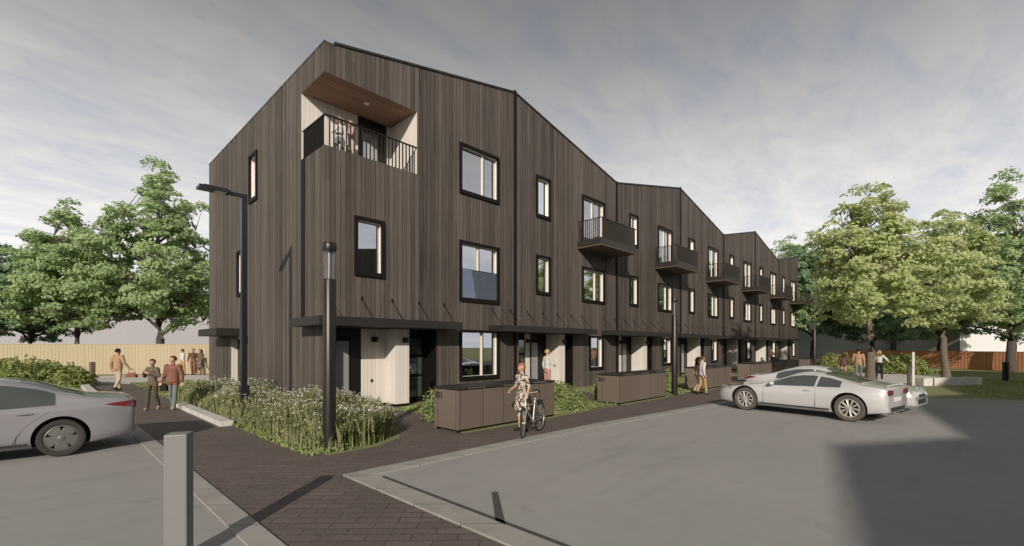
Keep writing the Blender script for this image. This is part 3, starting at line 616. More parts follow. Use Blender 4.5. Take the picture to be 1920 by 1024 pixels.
def make_tree(name, seed, H, trunk_h, rad, crown_c, crown_r, leaf, bark, ncl=150, per=150, lsz=0.17, flat=0.32, tr=0.2, clr=0.85, lump=0.28, taper=0.5):
    """mesh pair (trunk with limbs, crown of leaf sprays) - heights in metres"""
    rs = np.random.RandomState(seed); cen = []
    ph = rs.uniform(0, 6.28, 6)
    tries = 0
    while len(cen) < ncl and tries < 20000:
        tries += 1
        d = rs.normal(size=3); d /= np.linalg.norm(d)
        az = math.atan2(d[1], d[0]); el = math.asin(d[2])
        rr = 1 + lump * (math.sin(2 * az + ph[0]) * math.cos(el * 2 + ph[1]) * 0.6 + 0.5 * math.sin(3 * az + ph[2] + 2 * el) + 0.4 * math.sin(5 * az + ph[3]) * math.sin(4 * el + ph[4]))
        r = rr * (rs.uniform(0.12, 1.0) ** 0.5); tpz = 1 - taper * max(0, d[2] * r) ** 1.3
        p = np.array([d[0] * crown_r[0] * r * tpz, d[1] * crown_r[0] * r * tpz, d[2] * (crown_r[1] if d[2] > 0 else crown_r[2]) * r + crown_c])
        if p[2] < trunk_h * 0.9: continue
        cen.append(p)
    cen = np.array(cen); near = np.array([np.sort(np.linalg.norm(cen - c, axis=1))[3] for c in cen]); cen = cen[near < 2.1 * clr]
    # limbs
    tm = MB(); lean = rs.normal(size=2) * 0.25
    def tp(z): f = z / H; return Vector((lean[0] * f * f * 3 + 0.06 * math.sin(z), lean[1] * f * f * 3 + 0.06 * math.cos(z * 1.3), z))
    zs = np.linspace(0, crown_c + crown_r[1] * 0.75, 12)
    tm.tube([tp(z) for z in zs], [tr * (1.25 if i == 0 else 1) * (1 - 0.85 * (z / zs[-1]) ** 0.9) + 0.02 for i, z in enumerate(zs)], 10)
    limbs = []
    nl = 16
    for i in range(nl):
        az = i * 2.4 + rs.uniform(-.4, .4); z0 = trunk_h * 0.85 + (crown_c + crown_r[1] * 0.5 - trunk_h * 0.85) * (i / nl) ** 1.1
        reach = crown_r[0] * rs.uniform(0.55, 0.85) * (1 - 0.45 * (i / nl)); up = rs.uniform(0.25, 0.7) * reach + 0.25
        p0 = tp(z0); pts = []
        for s in np.linspace(0, 1, 7):
            pts.append(p0 + Vector((math.cos(az + 0.25 * math.sin(3 * s + i)) * reach * s, math.sin(az + 0.25 * math.sin(3 * s + i)) * reach * s, up * s ** 0.8 + 0.12 * math.sin(5 * s + i))))
        r0 = tr * 0.42 * (1 - 0.5 * i / nl)
        tm.tube(pts, [r0 * (1 - 0.8 * s) + 0.008 for s in np.linspace(0, 1, 7)], 6, cap=False); limbs += pts[1:]
    LP = np.array([tuple(p) for p in limbs])
    for c in cen:
        d = np.linalg.norm(LP - c + np.array([0, 0, 0.3]), axis=1); j = int(d.argmin())
        if d[j] < crown_r[0] * 0.7:
            a = Vector(LP[j]); b = Vector(c); mdl = (a + b) / 2 + Vector((0, 0, 0.12)); tm.tube([a, mdl, b], [0.028 * tr / 0.2, 0.018, 0.007], 4, cap=False)
    trunk = tm.mesh(name + '_trunk', bark, smooth=True)
    # leaf sprays: flattened drooping clumps
    C = []; Nn = []; S = []
    for c in cen:
        k = int(per * rs.uniform(0.6, 1.3)); rr = clr * rs.uniform(0.65, 1.25)
        q = rs.normal(size=(k, 3)); q /= np.linalg.norm(q, axis=1)[:, None]; q *= (rs.uniform(0, 1, size=(k, 1)) ** 0.4)
        q = q * np.array([rr, rr, rr * flat]); dist = np.hypot(q[:, 0], q[:, 1]); q[:, 2] -= 0.35 * dist ** 2 / rr
        tilt = rs.normal(size=2) * 0.22; q[:, 2] += q[:, 0] * tilt[0] + q[:, 1] * tilt[1]
        C.append(c + q); ow = np.array([c[0], c[1], (c[2] - crown_c) * .8]); ow = ow / (np.linalg.norm(ow) + .3); nn = rs.normal(size=(k, 3)) * .5 + q / rr * .6 + ow * .8; nn[:, 2] += .25; Nn.append(nn); S.append(rs.uniform(0.6, 1.3, k) * lsz)
    me = cards_mesh(name + '_crown', np.concatenate(C), np.concatenate(Nn), np.concatenate(S), leaf, 1.5)
    return trunk, me
T_PALE = [make_tree('pale', 3, 10.8, 3.9, 4, 6.0, (2.95, 4.6, 3.3), 'leaf_pale', 'bark', 240, 125, 0.13, tr=0.20, clr=0.62, flat=.36, lump=.34, taper=.35),
          make_tree('pale', 11, 11.2, 3.9, 4, 6.3, (3.1, 4.6, 3.6), 'leaf_pale', 'bark', 240, 125, 0.145, tr=0.20, clr=0.66, flat=.36, lump=.34, taper=.35)]
T_MID = [make_tree('mid', 5, 16.5, 3.2, 5, 7.2, (5.4, 8.6, 3.8), 'leaf_mid', 'bark_dark', 310, 125, 0.18, tr=0.30, clr=0.85, flat=.34, lump=.30, taper=.62),
         make_tree('mid', 8, 13, 3, 5, 6.6, (4.0, 6.0, 3.4), 'leaf_mid', 'bark_dark', 260, 120, 0.17, tr=0.26, clr=0.80, flat=.34, lump=.32, taper=.5)]
T_DARK = [make_tree('dark', 9, 13, 3, 5, 6.6, (4.3, 5.8, 3.6), 'leaf_dark', 'bark_dark', 330, 105, 0.22, tr=0.27, clr=0.82, flat=.36, lump=.32, taper=.45),
          make_tree('dark', 14, 15, 3, 5, 7.4, (4.8, 7.0, 4.2), 'leaf_dark', 'bark_dark', 360, 110, 0.24, tr=0.30, clr=0.9, flat=.36, lump=.32, taper=.45)]
def tree(meshes, x, y, label, s=1.0, rz=0.0, group=None, nm='broadleaf_tree'):
    t = thing(nm, label, 'tree', (x, y, 0), rz, group); t.scale = (s, s, s)
    link('trunk', meshes[0], t); link('crown', meshes[1], t); return t
tree(T_PALE[0], 24.54, -10.19, 'pale green street tree whose trunk rises just behind the parked coupe', 1.0, 0.5, nm='maple_tree')
tree(T_PALE[1], 35.3, -12.9, 'pale green street tree behind the white seat wall, right of the nearer one', 0.98, 2.2, nm='maple_tree')
tree(T_MID[0], 0.8, 32.2, 'tallest bright green tree behind the left fence, beside the gable', 1.05, 0.3)
tree(T_MID[1], -3.9, 34.5, 'mid green tree behind the left fence, left of the tallest one', 1.0, 1.9)
tree(T_DARK[0], -6.3, 38.0, 'dark green tree low behind the left fence, over the green roof', 0.86, 4.0)
tree(T_MID[1], -12.6, 36.5, 'olive tree cut by the left edge of the view', 0.95, 2.7)
tree(T_MID[0], 48.0, -16.6, 'tall green tree cut by the right edge of the view', 0.98, 1.1)
FAR = [(56.6, -8.7, T_DARK[1], 0.92, 'dark tree with forked trunk behind the right fence, between the two pale trees'),
       (62.5, -0.5, T_DARK[0], 1.25, 'dark tree standing right behind the far end of the row'),
       (58.5, 3.0, T_MID[1], 1.06, 'light green tree top just past the last house'),
       (66.0, -6.0, T_DARK[1], 1.0, 'dark tree far behind the nearer pale tree'),
       (70.5, -12.0, T_DARK[0], 1.05, 'dark tree far behind the fork trunked tree'),
       (61.0, -17.5, T_DARK[1], 0.9, 'dark tree in the gap behind the second pale tree'),
       (79.5, 6.4, T_MID[1], 1.55, 'small looking pale tree top peeping over the last roof')]
for i, (x, y, tm_, s, lb) in enumerate(FAR): tree(tm_, x, y, lb, s, i * 1.3, 'trees beyond the right fence')
LEFT = [(-16.0, 44.0, T_DARK[0], 1.1, 'dark tree far back at the left behind the green roof'), (9.0, 40.0, T_MID[1], 1.0, 'mid green tree half hidden behind the gable wall')]
for i, (x, y, tm_, s, lb) in enumerate(LEFT): tree(tm_, x, y, lb, s, i * 2.0 + 1, 'trees beyond the left fence')
def shrub(name, label, x, y, rx, ry, h, leaf, n=2600, lsz=0.09, seed=1, group=None, stems=8, lumpy=0.25, upright=0.0):
    rs = np.random.RandomState(seed); t = thing(name, label, 'shrub', (x, y, 0), 0, group)
    d = rs.normal(size=(n, 3)); d /= np.linalg.norm(d, axis=1)[:, None]; d[:, 2] = np.abs(d[:, 2]) * (1 + upright)
    az = np.arctan2(d[:, 1], d[:, 0]); k = 1 + lumpy * (np.sin(3 * az + seed) * 0.5 + np.sin(7 * az + 5 * d[:, 2] + seed) * 0.5) + rs.normal(size=n) * 0.07
    r = k * (rs.uniform(0.15, 1, n) ** 0.35)
    c = np.stack([d[:, 0] * rx * r, d[:, 1] * ry * r, 0.05 + d[:, 2] * (h - .05) * r], 1)
    nn = d + rs.normal(size=(n, 3)) * 0.7
    link('foliage', cards_mesh('foliage', c, nn, rs.uniform(0.6, 1.3, n) * lsz, leaf, 1.7), t)
    m = MB()
    for i in range(stems):
        a = i * 2.4; m.tube([(0.05 * math.cos(a), 0.05 * math.sin(a), 0), (0.35 * rx * math.cos(a), 0.35 * ry * math.sin(a), 0.4 * h), (0.7 * rx * math.cos(a), 0.7 * ry * math.sin(a), 0.75 * h)], [0.015, 0.01, 0.005], 5)
    obj(m, 'stems', 'stem', t)
    return t
shrub('shrub', 'wide leafy green shrub behind the grey car at far left', -6.6, 19.6, 2.3, 1.9, 1.25, 'leaf_shrub', 9000, 0.13, 3)
shrub('shrub', 'smaller leafy shrub right of the wide one by the left path', -4.9, 18.6, 1.15, 1.1, 0.95, 'leaf_shrub', 3800, 0.12, 5)
shrub('shrub', 'rounded feathery green shrub at the right end of the nearest bin store', 5.85, -4.15, 0.92, 0.8, 0.80, 'leaf_soft', 9000, 0.055, 6, lumpy=0.1)
shrub('shrub', 'wispy light shrub beside the left end of the nearest bin store', 1.55, -3.25, 0.30, 0.34, 0.62, 'leaf_soft', 1700, 0.055, 8, upright=0.3)
shrub('shrub', 'wispy light shrub beside the left end of the second bin store', 9.0, -3.75, 0.32, 0.34, 0.66, 'leaf_soft', 1700, 0.055, 9, upright=0.3)
shrub('shrub', 'small green shrub beside the left end of the third bin store', 15.4, -3.3, 0.5, 0.5, 0.8, 'leaf_soft', 2200, 0.06, 10)
shrub('shrub', 'leafy green shrub on the left of the pair by the right plaza', 37.6, -6.6, 1.5, 1.3, 1.35, 'leaf_shrub', 4500, 0.13, 12)
shrub('shrub', 'low leafy shrub in front of the left plaza shrub', 35.6, -7.2, 1.0, 0.9, 0.85, 'leaf_shrub', 2400, 0.12, 15)
shrub('shrub', 'broad leafy shrub behind the people, right of the nearer pale trunk', 38.6, -10.4, 1.7, 1.6, 1.30, 'leaf_shrub', 5200, 0.13, 13)
# ---- meadow bed of grasses and white umbels
def meadow():
    rs = np.random.RandomState(4)
    poly = [(-2.25, 8.5), (-2.25, -0.3), (-2.3, -4.3), (-2.0, -4.8), (-1.1, -4.8), (-0.45, -4.4), (0.35, -3.1), (0.8, -1.3), (0.8, -0.25), (-0.15, -0.15), (-0.15, 8.5)]
    def inside(x, y):
        c = np.zeros(len(x), bool)
        for i in range(len(poly)):
            (x0, y0), (x1, y1) = poly[i], poly[i - 1]
            k = ((y0 > y) != (y1 > y)); c ^= k & (x < (x1 - x0) * (y - y0) / ((y1 - y0) + 1e-9) + x0)
        return c
    n = 46000; x = rs.uniform(-2.5, 1.2, n); y = rs.uniform(-5, 8.5, n)
    dens = 0.5 + 0.5 * np.sin(2.1 * x + 1.3 * y) * np.sin(1.7 * y - 0.9 * x)
    edge = np.minimum(1, np.maximum(0, (x + 2.35) / 0.5))
    ok = inside(x, y) & (rs.uniform(0, 1, n) < (0.25 + 0.75 * dens) * (0.15 + 0.85 * edge)); x = x[ok]; y = y[ok]; n = len(x)
    hgt = (0.42 + 0.33 * (0.5 + 0.5 * np.sin(1.9 * x + 2.3) * np.cos(1.3 * y + 0.7))) * rs.uniform(0.55, 1.2, n) * (0.35 + 0.65 * np.minimum(1, (x + 2.4) / 0.6))
    az = rs.uniform(0, 6.28, n); ln = rs.uniform(0.05, 0.3, n) * hgt; wd = rs.uniform(0.008, 0.018, n)
    dx, dy = np.cos(az), np.sin(az)
    b0 = np.stack([x - dy * wd, y + dx * wd, np.zeros(n)], 1); b1 = np.stack([x + dy * wd, y - dx * wd, np.zeros(n)], 1)
    m0 = np.stack([x - dy * wd * .8 + dx * ln * .35, y + dx * wd * .8 + dy * ln * .35, hgt * .6], 1); m1 = np.stack([x + dy * wd * .8 + dx * ln * .35, y - dx * wd * .8 + dy * ln * .35, hgt * .6], 1)
    tp = np.stack([x + dx * ln, y + dy * ln, hgt], 1)
    v = np.stack([b0, b1, m1, tp, m0], 1).reshape(-1, 3)
    V = [v]; loops = [np.arange(5 * n)]; starts = [np.arange(0, 5 * n, 5)]; mi = [np.zeros(n, int)]; base = 5 * n; lbase = 5 * n
    # small leaves on the stems
    q = 24000; i = rs.randint(0, n, q); f = rs.uniform(0.15, 0.95, q); c = np.stack([x[i] + dx[i] * ln[i] * f + rs.normal(0, .03, q), y[i] + dy[i] * ln[i] * f + rs.normal(0, .03, q), hgt[i] * f], 1)
    def cards(c, nn, sz, asp, m):
        nonlocal base, lbase
        k = len(c); nn = nn / np.linalg.norm(nn, axis=1)[:, None]; a = np.cross(nn, rs.normal(size=(k, 3))); a /= np.linalg.norm(a, axis=1)[:, None]; b = np.cross(nn, a)
        A = a * sz[:, None] * asp / 2; B = b * sz[:, None] / 2
        V.append(np.stack([c - A, c - B, c + A, c + B], 1).reshape(-1, 3)); loops.append(np.arange(base, base + 4 * k)); starts.append(np.arange(lbase, lbase + 4 * k, 4)); mi.append(np.full(k, m)); base += 4 * k; lbase += 4 * k
    cards(c, rs.normal(size=(q, 3)), rs.uniform(0.02, 0.05, q), 2.2, 0)
    # umbels: small flat heads of petals
    heads = rs.permutation(n)[:2500]; heads = heads[hgt[heads] > 0.40]; cs = []
    for h in heads:
        k = 9; a = rs.uniform(0, 6.28, k); r = rs.uniform(0, .048, k); cs.append(np.stack([x[h] + dx[h] * ln[h] + r * np.cos(a), y[h] + dy[h] * ln[h] + r * np.sin(a), hgt[h] + 0.03 + rs.normal(0, .010, k)], 1))
    cs = np.concatenate(cs); nn = rs.normal(size=cs.shape) * 0.5; nn[:, 2] += 1
    cards(cs, nn, rs.uniform(0.016, 0.030, len(cs)), 1.0, 1)
    v = np.concatenate(V); me = bpy.data.meshes.new('meadow'); me.vertices.add(len(v)); me.vertices.foreach_set('co', v.astype(np.float32).ravel())
    lp = np.concatenate(loops); me.loops.add(len(lp)); me.loops.foreach_set('vertex_index', lp.astype(np.int32)); st = np.concatenate(starts); me.polygons.add(len(st)); me.polygons.foreach_set('loop_start', st.astype(np.int32))
    me.polygons.foreach_set('material_index', np.concatenate(mi).astype(np.int32)); me.update(); me.validate(); me.materials.append(M('leaf_meadow')); me.materials.append(M('petal'))
    link('flower_meadow', me, None, kind='stuff', label='tall grasses with white flower heads in the corner bed', category='meadow')
meadow()
def lawn_blades():
    rs = np.random.RandomState(21); C = []
    for (x0, x1, y0, y1, n) in ((-2.4, -0.0, 8.5, 19, 6000), (4.0, 8.0, -5.0, -1, 4000), (11.5, 15.5, -5, -1.0, 2500), (-9, -4.5, 4, 18, 6000), (20, 34, -24, -13.5, 9000), (-2.45, -1.6, -4.9, 0, 2500), (1.9, 4.4, -4.1, -0.5, 2000)):
        C.append(np.stack([rs.uniform(x0, x1, n), rs.uniform(y0, y1, n), rs.uniform(0.01, 0.05, n)], 1))
    c = np.concatenate(C); nn = rs.normal(size=c.shape); nn[:, 2] *= 0.3
    me = cards_mesh('lawn_grass', c, nn, rs.uniform(0.03, 0.07, len(c)), 'leaf_soft', 1.6); link('lawn_grass', me, None, kind='stuff')
lawn_blades()
# ================================================================== FAR BUILDINGS
def slab(name, label, x, y, rz, wx, wy, h, mat, win=0, group=None, flat_roof='roof_metal'):
    t = thing(name, label, 'building', (x, y, 0), rz)
    m = MB(); m.box(-wx / 2, wx / 2, -wy / 2, wy / 2, 0, h); obj(m, 'wall', mat, t)
    m = MB(); m.box(-wx / 2 - .15, wx / 2 + .15, -wy / 2 - .15, wy / 2 + .15, h + 0.001, h + 0.12); obj(m, 'roof', flat_roof, t)
    return t
slab('warehouse', 'long pale lavender building far behind the left fence', 8, 70, R(-46), 60, 14, 8.2, 'pale_render', flat_roof='pale_render')
slab('garden_building', 'low flat roofed green building just over the left fence', -20.8, 46.5, R(-46), 16, 5, 2.72, 'leaf_dark_wall', flat_roof='leaf_dark_wall') if 'leaf_dark_wall' in MATS else None
slab('hall', 'low white hall behind the trees beyond the right fence', 84, -19, R(-46), 24, 10, 4.6, 'white_render', flat_roof='white_render')
slab('warehouse', 'long pale grey building far behind the right fence and trees', 108, -26, R(-46), 120, 14, 6.4, 'white_render', flat_roof='white_render')
# ================================================================== CARS
def catmull(P, k=4):
    P = [np.array(p, float) for p in P]; out = []
    for i in range(len(P) - 1):
        p0 = P[i - 1] if i else 2 * P[0] - P[1]; p1, p2 = P[i], P[i + 1]; p3 = P[i + 2] if i + 2 < len(P) else 2 * P[-1] - P[-2]
        for j in range(k):
            t = j / k; out.append(0.5 * ((2 * p1) + (-p0 + p2) * t + (2 * p0 - 5 * p1 + 4 * p2 - p3) * t * t + (-p0 + 3 * p1 - 3 * p2 + p3) * t ** 3))
    out.append(P[-1]); return np.array(out)
class Car:
    def __init__(s, spec):
        s.__dict__.update(spec); lw = spec.get('low', 1.0); s.prof = [(a, .5 + (b - .5) * lw) for a, b in s.prof]; s.belt = [(a, .5 + (b - .5) * lw) for a, b in s.belt]; xs = np.linspace(0, s.L, 400)
        z = np.interp(xs, [p[0] for p in s.prof], [p[1] for p in s.prof]); k = np.exp(-np.linspace(-2, 2, 21) ** 2); k /= k.sum()
        zp = np.concatenate([np.full(10, z[0]), z, np.full(10, z[-1])]); s.xs = xs; s.zt = np.convolve(zp, k, 'valid')
    def top(s, x): return float(np.interp(x, s.xs, s.zt))
    def section(s, x):
        t = s.top(x); b0 = float(np.interp(x, [p[0] for p in s.belt], [p[1] for p in s.belt])); b = min(b0, t - 0.05)
        e0 = min(1, x / 0.75); e1 = min(1, (s.L - x) / 0.65)
        f = (0.74 + 0.26 * math.sqrt(max(0, 1 - (1 - e0) ** 2))) * (0.80 + 0.20 * math.sqrt(max(0, 1 - (1 - e1) ** 2)))
        hw = s.Wd / 2 * f; c = max(0, min(1, (t - b - 0.06) / 0.30)); c = c * c * (3 - 2 * c); rw = hw * 0.82 * (1 - c) + s.rw * c
        zb = 0.19 + 0.06 * (1 - e0) + 0.10 * (1 - e1)
        bulge = 1 + 0.018 * math.exp(-((x - s.wx[1]) / 0.45) ** 2) + 0.012 * math.exp(-((x - s.wx[0]) / 0.45) ** 2)
        P = [(0, zb), (hw * .80, zb), (hw * .955, zb + .07), (hw * 1.0 * bulge, .50), (hw * .985 * bulge, b - .10), (hw * .94, b), ((hw * .90) * (1 - c) + (rw + (hw * .94 - rw) * .34) * c, b + (t - b) * .62), (rw * .90, t - .045 * (1 - c) - .055 * c + .01), (rw * .50, t - .008), (0, t)]
        return catmull(P, 4)
    def Y(s, x, z):
        S = s.section(x)[12:30]; o = np.argsort(S[:, 1]); return float(np.interp(z, S[o, 1], S[o, 0]))
    def Z(s, x, y):
        S = s.section(x)[20:]; o = np.argsort(S[:, 0]); return float(np.interp(abs(y), S[o, 0], S[o, 1]))
    def P(s, x, y, z): return (s.wmid - x, y, z)          # local x points forward
    def side(s, mb, xa, xb, lo, hi, side_, nx=22, nz=5, off=0.004, mi=0):
        V = []; 
        for i in range(nx + 1):
            x = xa + (xb - xa) * i / nx; l_ = lo(x); h_ = max(l_, hi(x))
            for j in range(nz + 1): z = l_ + (h_ - l_) * j / nz; V.append(s.P(x, side_ * (s.Y(x, z) + off), z))
        mb.add(V, [(i * (nz + 1) + j, (i + 1) * (nz + 1) + j, (i + 1) * (nz + 1) + j + 1, i * (nz + 1) + j + 1) for i in range(nx) for j in range(nz)], mi)
    def topatch(s, mb, xa, xb, ya, yb, off=0.006, nx=14, ny=12, mi=0):
        V = []
        for i in range(nx + 1):
            x = xa + (xb - xa) * i / nx; y_ = ya + (yb - ya) * i / nx
            for j in range(ny + 1): y = y_ * (2 * j / ny - 1); V.append(s.P(x, y, s.Z(x, y) + off))
        mb.add(V, [(i * (ny + 1) + j, (i + 1) * (ny + 1) + j, (i + 1) * (ny + 1) + j + 1, i * (ny + 1) + j + 1) for i in range(nx) for j in range(ny)], mi)
def build_car(spec, name, label, loc, rz, group=None):
    c = Car(spec); t = thing(name, label, 'car', (loc[0], loc[1], 0.012), rz, group)
    st = np.unique(np.concatenate([np.linspace(0, c.L, 70), [0.02, 0.06, 0.12, c.L - .02, c.L - .06, c.L - .12]])); V = []; F = []; ring = None
    for x in st:
        S = c.section(x); full = [c.P(x, y, z) for y, z in S] + [c.P(x, -y, z) for y, z in S[1:-1][::-1]]; ring = len(full); V += full
    for i in range(len(st) - 1):
        for k in range(ring): F.append((i * ring + k, i * ring + (k + 1) % ring, (i + 1) * ring + (k + 1) % ring, (i + 1) * ring + k))
    F.append(tuple(range(ring))[::-1]); F.append(tuple((len(st) - 1) * ring + k for k in range(ring)))
    b = MB(); b.add(V, F); me = b.mesh('body', spec['paint'], smooth=False); tmp = bpy.data.objects.new('tmp', me); COL.objects.link(tmp)
    R_ = c.R; cut = MB()
    for wx in c.wx:
        for sd in (-1, 1): cut.tube([c.P(wx, sd * (c.Wd / 2 - 0.26), R_ + 0.01), c.P(wx, sd * (c.Wd / 2 + 0.2), R_ + 0.01)], R_ + 0.055, 40)
    cm = cut.mesh('cut', 'wheel_dark'); co = bpy.data.objects.new('cut', cm); COL.objects.link(co)
    md = tmp.modifiers.new('b', 'BOOLEAN'); md.object = co; md.operation = 'DIFFERENCE'; md.solver = 'EXACT'; md.material_mode = 'TRANSFER'
    dg = bpy.context.evaluated_depsgraph_get(); dg.update(); nm = bpy.data.meshes.new_from_object(tmp.evaluated_get(dg)); bpy.data.objects.remove(tmp); bpy.data.objects.remove(co)
    for p in nm.polygons: p.use_smooth = True
    nm.set_sharp_from_angle(angle=R(38)); body = link('body', nm, t)
    for sd in (-1, 1):
        for (xa, xb) in c.glass:
            m = MB(); c.side(m, xa, xb, lambda x: float(np.interp(x, [p[0] for p in c.belt], [p[1] for p in c.belt])) + .012, lambda x: min(c.top(x) - c.gt, 9), sd, 26, 5, 0.005); obj(m, 'side_window', 'car_glass', t, smooth=True)
        for sm in c.seams:
            bz = lambda q: float(np.interp(q, [p[0] for p in c.belt], [p[1] for p in c.belt]))
            if not isinstance(sm, list): sm = [(sm, z) for z in np.linspace(.30, bz(sm), 10)]
            m = MB(); m.tube([c.P(x, sd * (c.Y(x, z) - .001), z) for x, z in sm], .0045, 5); obj(m, 'door_seam', 'plastic_black', t)
        for x in c.handles:
            m = MB(); z = float(np.interp(x, [p[0] for p in c.belt], [p[1] for p in c.belt])) - .10; y = c.Y(x, z); p = [c.P(x - .1, sd * (y + .012), z), c.P(x, sd * (y + .03), z + .004), c.P(x + .1, sd * (y + .012), z)]; m.tube(p, 0.012, 8); obj(m, 'door_handle', spec['paint'], t, smooth=True)
        if c.exhaust:
            for yy in (.50, .69):
                m = MB(); q = c.P(c.L, 0, 0)[0]; m.tube([(q + .01, sd * yy, .80), (q - .022, sd * yy, .80)], .075, 20); obj(m, 'tail_light', 'lamp_red', t, smooth=True)
        else:
            xa = c.L - c.tl[0]; sfn = lambda x: (x - xa) / (c.tl[0] - .012)
            m = MB(); c.side(m, xa, c.L - .012, lambda x: .885 - .09 * sfn(x), lambda x: .885 + .055 * sfn(x) ** .6, sd, 12, 3, 0.006); q = c.P(c.L, 0, 0)[0]; m.box(q - .012, q + .01, sd * .45, sd * c.Y(c.L, .85), .80, .935); obj(m, 'tail_light', 'lamp_red', t, smooth=True)
        m = MB(); c.side(m, .06, .50, lambda x: .60 + .10 * x, lambda x: .60 + .10 * x + .13 * (1 - (x / .55) ** 2) + .02, sd, 10, 3, 0.006); obj(m, 'headlight', 'lamp_clear', t, smooth=True)
        m = MB(); x = c.mirror; z = float(np.interp(x, [p[0] for p in c.belt], [p[1] for p in c.belt])) + .07; y = c.Y(x, z - .07); q = c.P(x, sd * (y + .09), z); m.ball(q, (.07, .10, .06), 8); m.tube([c.P(x, sd * (y - .02), z - .06), q], 0.02, 6); obj(m, 'mirror', spec['paint'], t, smooth=True)
        m = MB(); xs_, xe = c.wx[0] + R_ + .08, c.wx[1] - R_ - .08; c.side(m, xs_, xe, lambda x: .262, lambda x: .30, sd, 8, 1, 0.006); obj(m, 'sill', 'plastic_black', t)
    m = MB(); c.topatch(m, c.ws[0], c.ws[1], c.ws[2], c.ws[3]); obj(m, 'windscreen', 'car_glass', t, smooth=True)
    m = MB(); c.topatch(m, c.rwn[0], c.rwn[1], c.rwn[2], c.rwn[3]); obj(m, 'rear_window', 'car_glass', t, smooth=True)
    m = MB(); a = c.P(0, 0, 0)[0]; m.box(a - .02, a + .008, -.42, .42, .30, .44); m.box(a - .02, a + .007, -.30, .30, .50, .58); obj(m, 'grille', 'plastic_black', t)
    m = MB(); a = c.P(c.L, 0, 0)[0]; m.box(a - .006, a + .02, -.26, .26, .56, .67); obj(m, 'number_plate', 'lens_white', t)
    m = MB(); m.box(a - .012, a + .05, -.55, .55, .31, .42); obj(m, 'rear_valance', 'plastic_black', t)
    if c.exhaust: m = MB(); m.tube([(a + .05, -.60, c.top(c.L - .1) + .03), (a + .03, 0, c.top(c.L - .1) + .045), (a + .05, .60, c.top(c.L - .1) + .03)], .022, 8); obj(m, 'spoiler', spec['paint'], t, smooth=True)
    if c.exhaust:
        for sd in (-1, 1):
            m = MB(); m.tube([(a + .1, sd * .52, .30), (a - .03, sd * .52, .30)], 0.045, 14); obj(m, 'exhaust', 'steel', t, smooth=True)
    for wx in c.wx:
        for sd in (-1, 1):
            cx_, y0 = c.P(wx, 0, 0)[0], sd * (c.Wd / 2 - 0.025)
            def ringm(prof, n=36):          # prof (r, inward offset)
                mb = MB(); V = []; F = []
                for r, o in prof:
                    for k in range(n): a = 2 * math.pi * k / n; V.append((cx_ + r * math.cos(a), y0 - sd * o, R_ + r * math.sin(a)))
                for i in range(len(prof) - 1):
                    for k in range(n): F.append((i * n + k, i * n + (k + 1) % n, (i + 1) * n + (k + 1) % n, (i + 1) * n + k))
                mb.add(V, F); return mb
            rr = R_ * 0.70
            w = obj(ringm([(rr, .22), (R_ - .02, .215), (R_, .18), (R_, .04), (R_ - .018, .006), (rr + .03, 0.0), (rr, .012), (rr, .22)]), 'wheel', c.tyre, t, smooth=True)
            m = ringm([(rr - .001, .02), (rr - .022, .012), (rr - .03, .03), (rr - .03, .1)]);
            if c.style == 'multi':
                for k in range(10):
                    a = 2 * math.pi * k / 10 + .1
                    for da, wd in ((-.075, .013), (.075, .013)):
                        p0 = (cx_ + .05 * math.cos(a), y0 - sd * .03, R_ + .05 * math.sin(a)); p1 = (cx_ + (rr - .02) * math.cos(a + da), y0 - sd * .03, R_ + (rr - .02) * math.sin(a + da)); m.tube([p0, p1], [wd * 1.3, wd], 6)
                m.ball((cx_, y0 - sd * .03, R_), (.065, .02, .065), 8)
            else:
                n = 60; V = [(cx_, y0 - sd * .0, R_)]
                for k in range(n):
                    a = 2 * math.pi * k / n; ph = (a * 5 / (2 * math.pi) + .25) % 1; r_ = rr * (.88 if abs(ph - .5) > .10 else .88 - .34 * (1 - abs(ph - .5) / .10)); V.append((cx_ + r_ * math.cos(a), y0 - sd * .018, R_ + r_ * math.sin(a)))
                m.add(V, [(0, k + 1, (k + 1) % n + 1) for k in range(n)])
                m.ball((cx_, y0 - sd * .008, R_), (.055, .015, .055), 8)
            obj(m, 'rim', c.rim, w, smooth=True)
            m = MB(); m.tube([(cx_, y0 - sd * .09, R_), (cx_, y0 - sd * .12, R_)], rr - .005, 30); obj(m, 'brake_disc', 'wheel_dark', w)
    return t
COUPE = dict(low=.88, L=4.50, Wd=1.90, rw=0.52, R=0.355, paint='car_paint', tyre='tyre', rim='rim_silver', style='multi', wx=(0.95, 3.71), wmid=2.33,
             prof=[(0, .52), (.05, .62), (.25, .70), (.6, .79), (1.0, .87), (1.42, .95), (1.8, 1.14), (2.15, 1.30), (2.5, 1.365), (2.8, 1.37), (3.2, 1.31), (3.6, 1.20), (3.95, 1.08), (4.2, 1.04), (4.42, 1.01), (4.50, .92)],
             belt=[(0, .62), (.9, .80), (1.4, .86), (2.5, .90), (3.6, .93), (4.2, .94), (4.50, .88)], glass=[(1.62, 2.88), (2.94, 3.50)], gt=.10, seams=[1.52, 2.92], handles=[2.72], tl=(.34, .78, .92, .15), mirror=1.78, ws=(1.50, 2.22, .62, .46), rwn=(2.98, 3.86, .44, .58), exhaust=True)
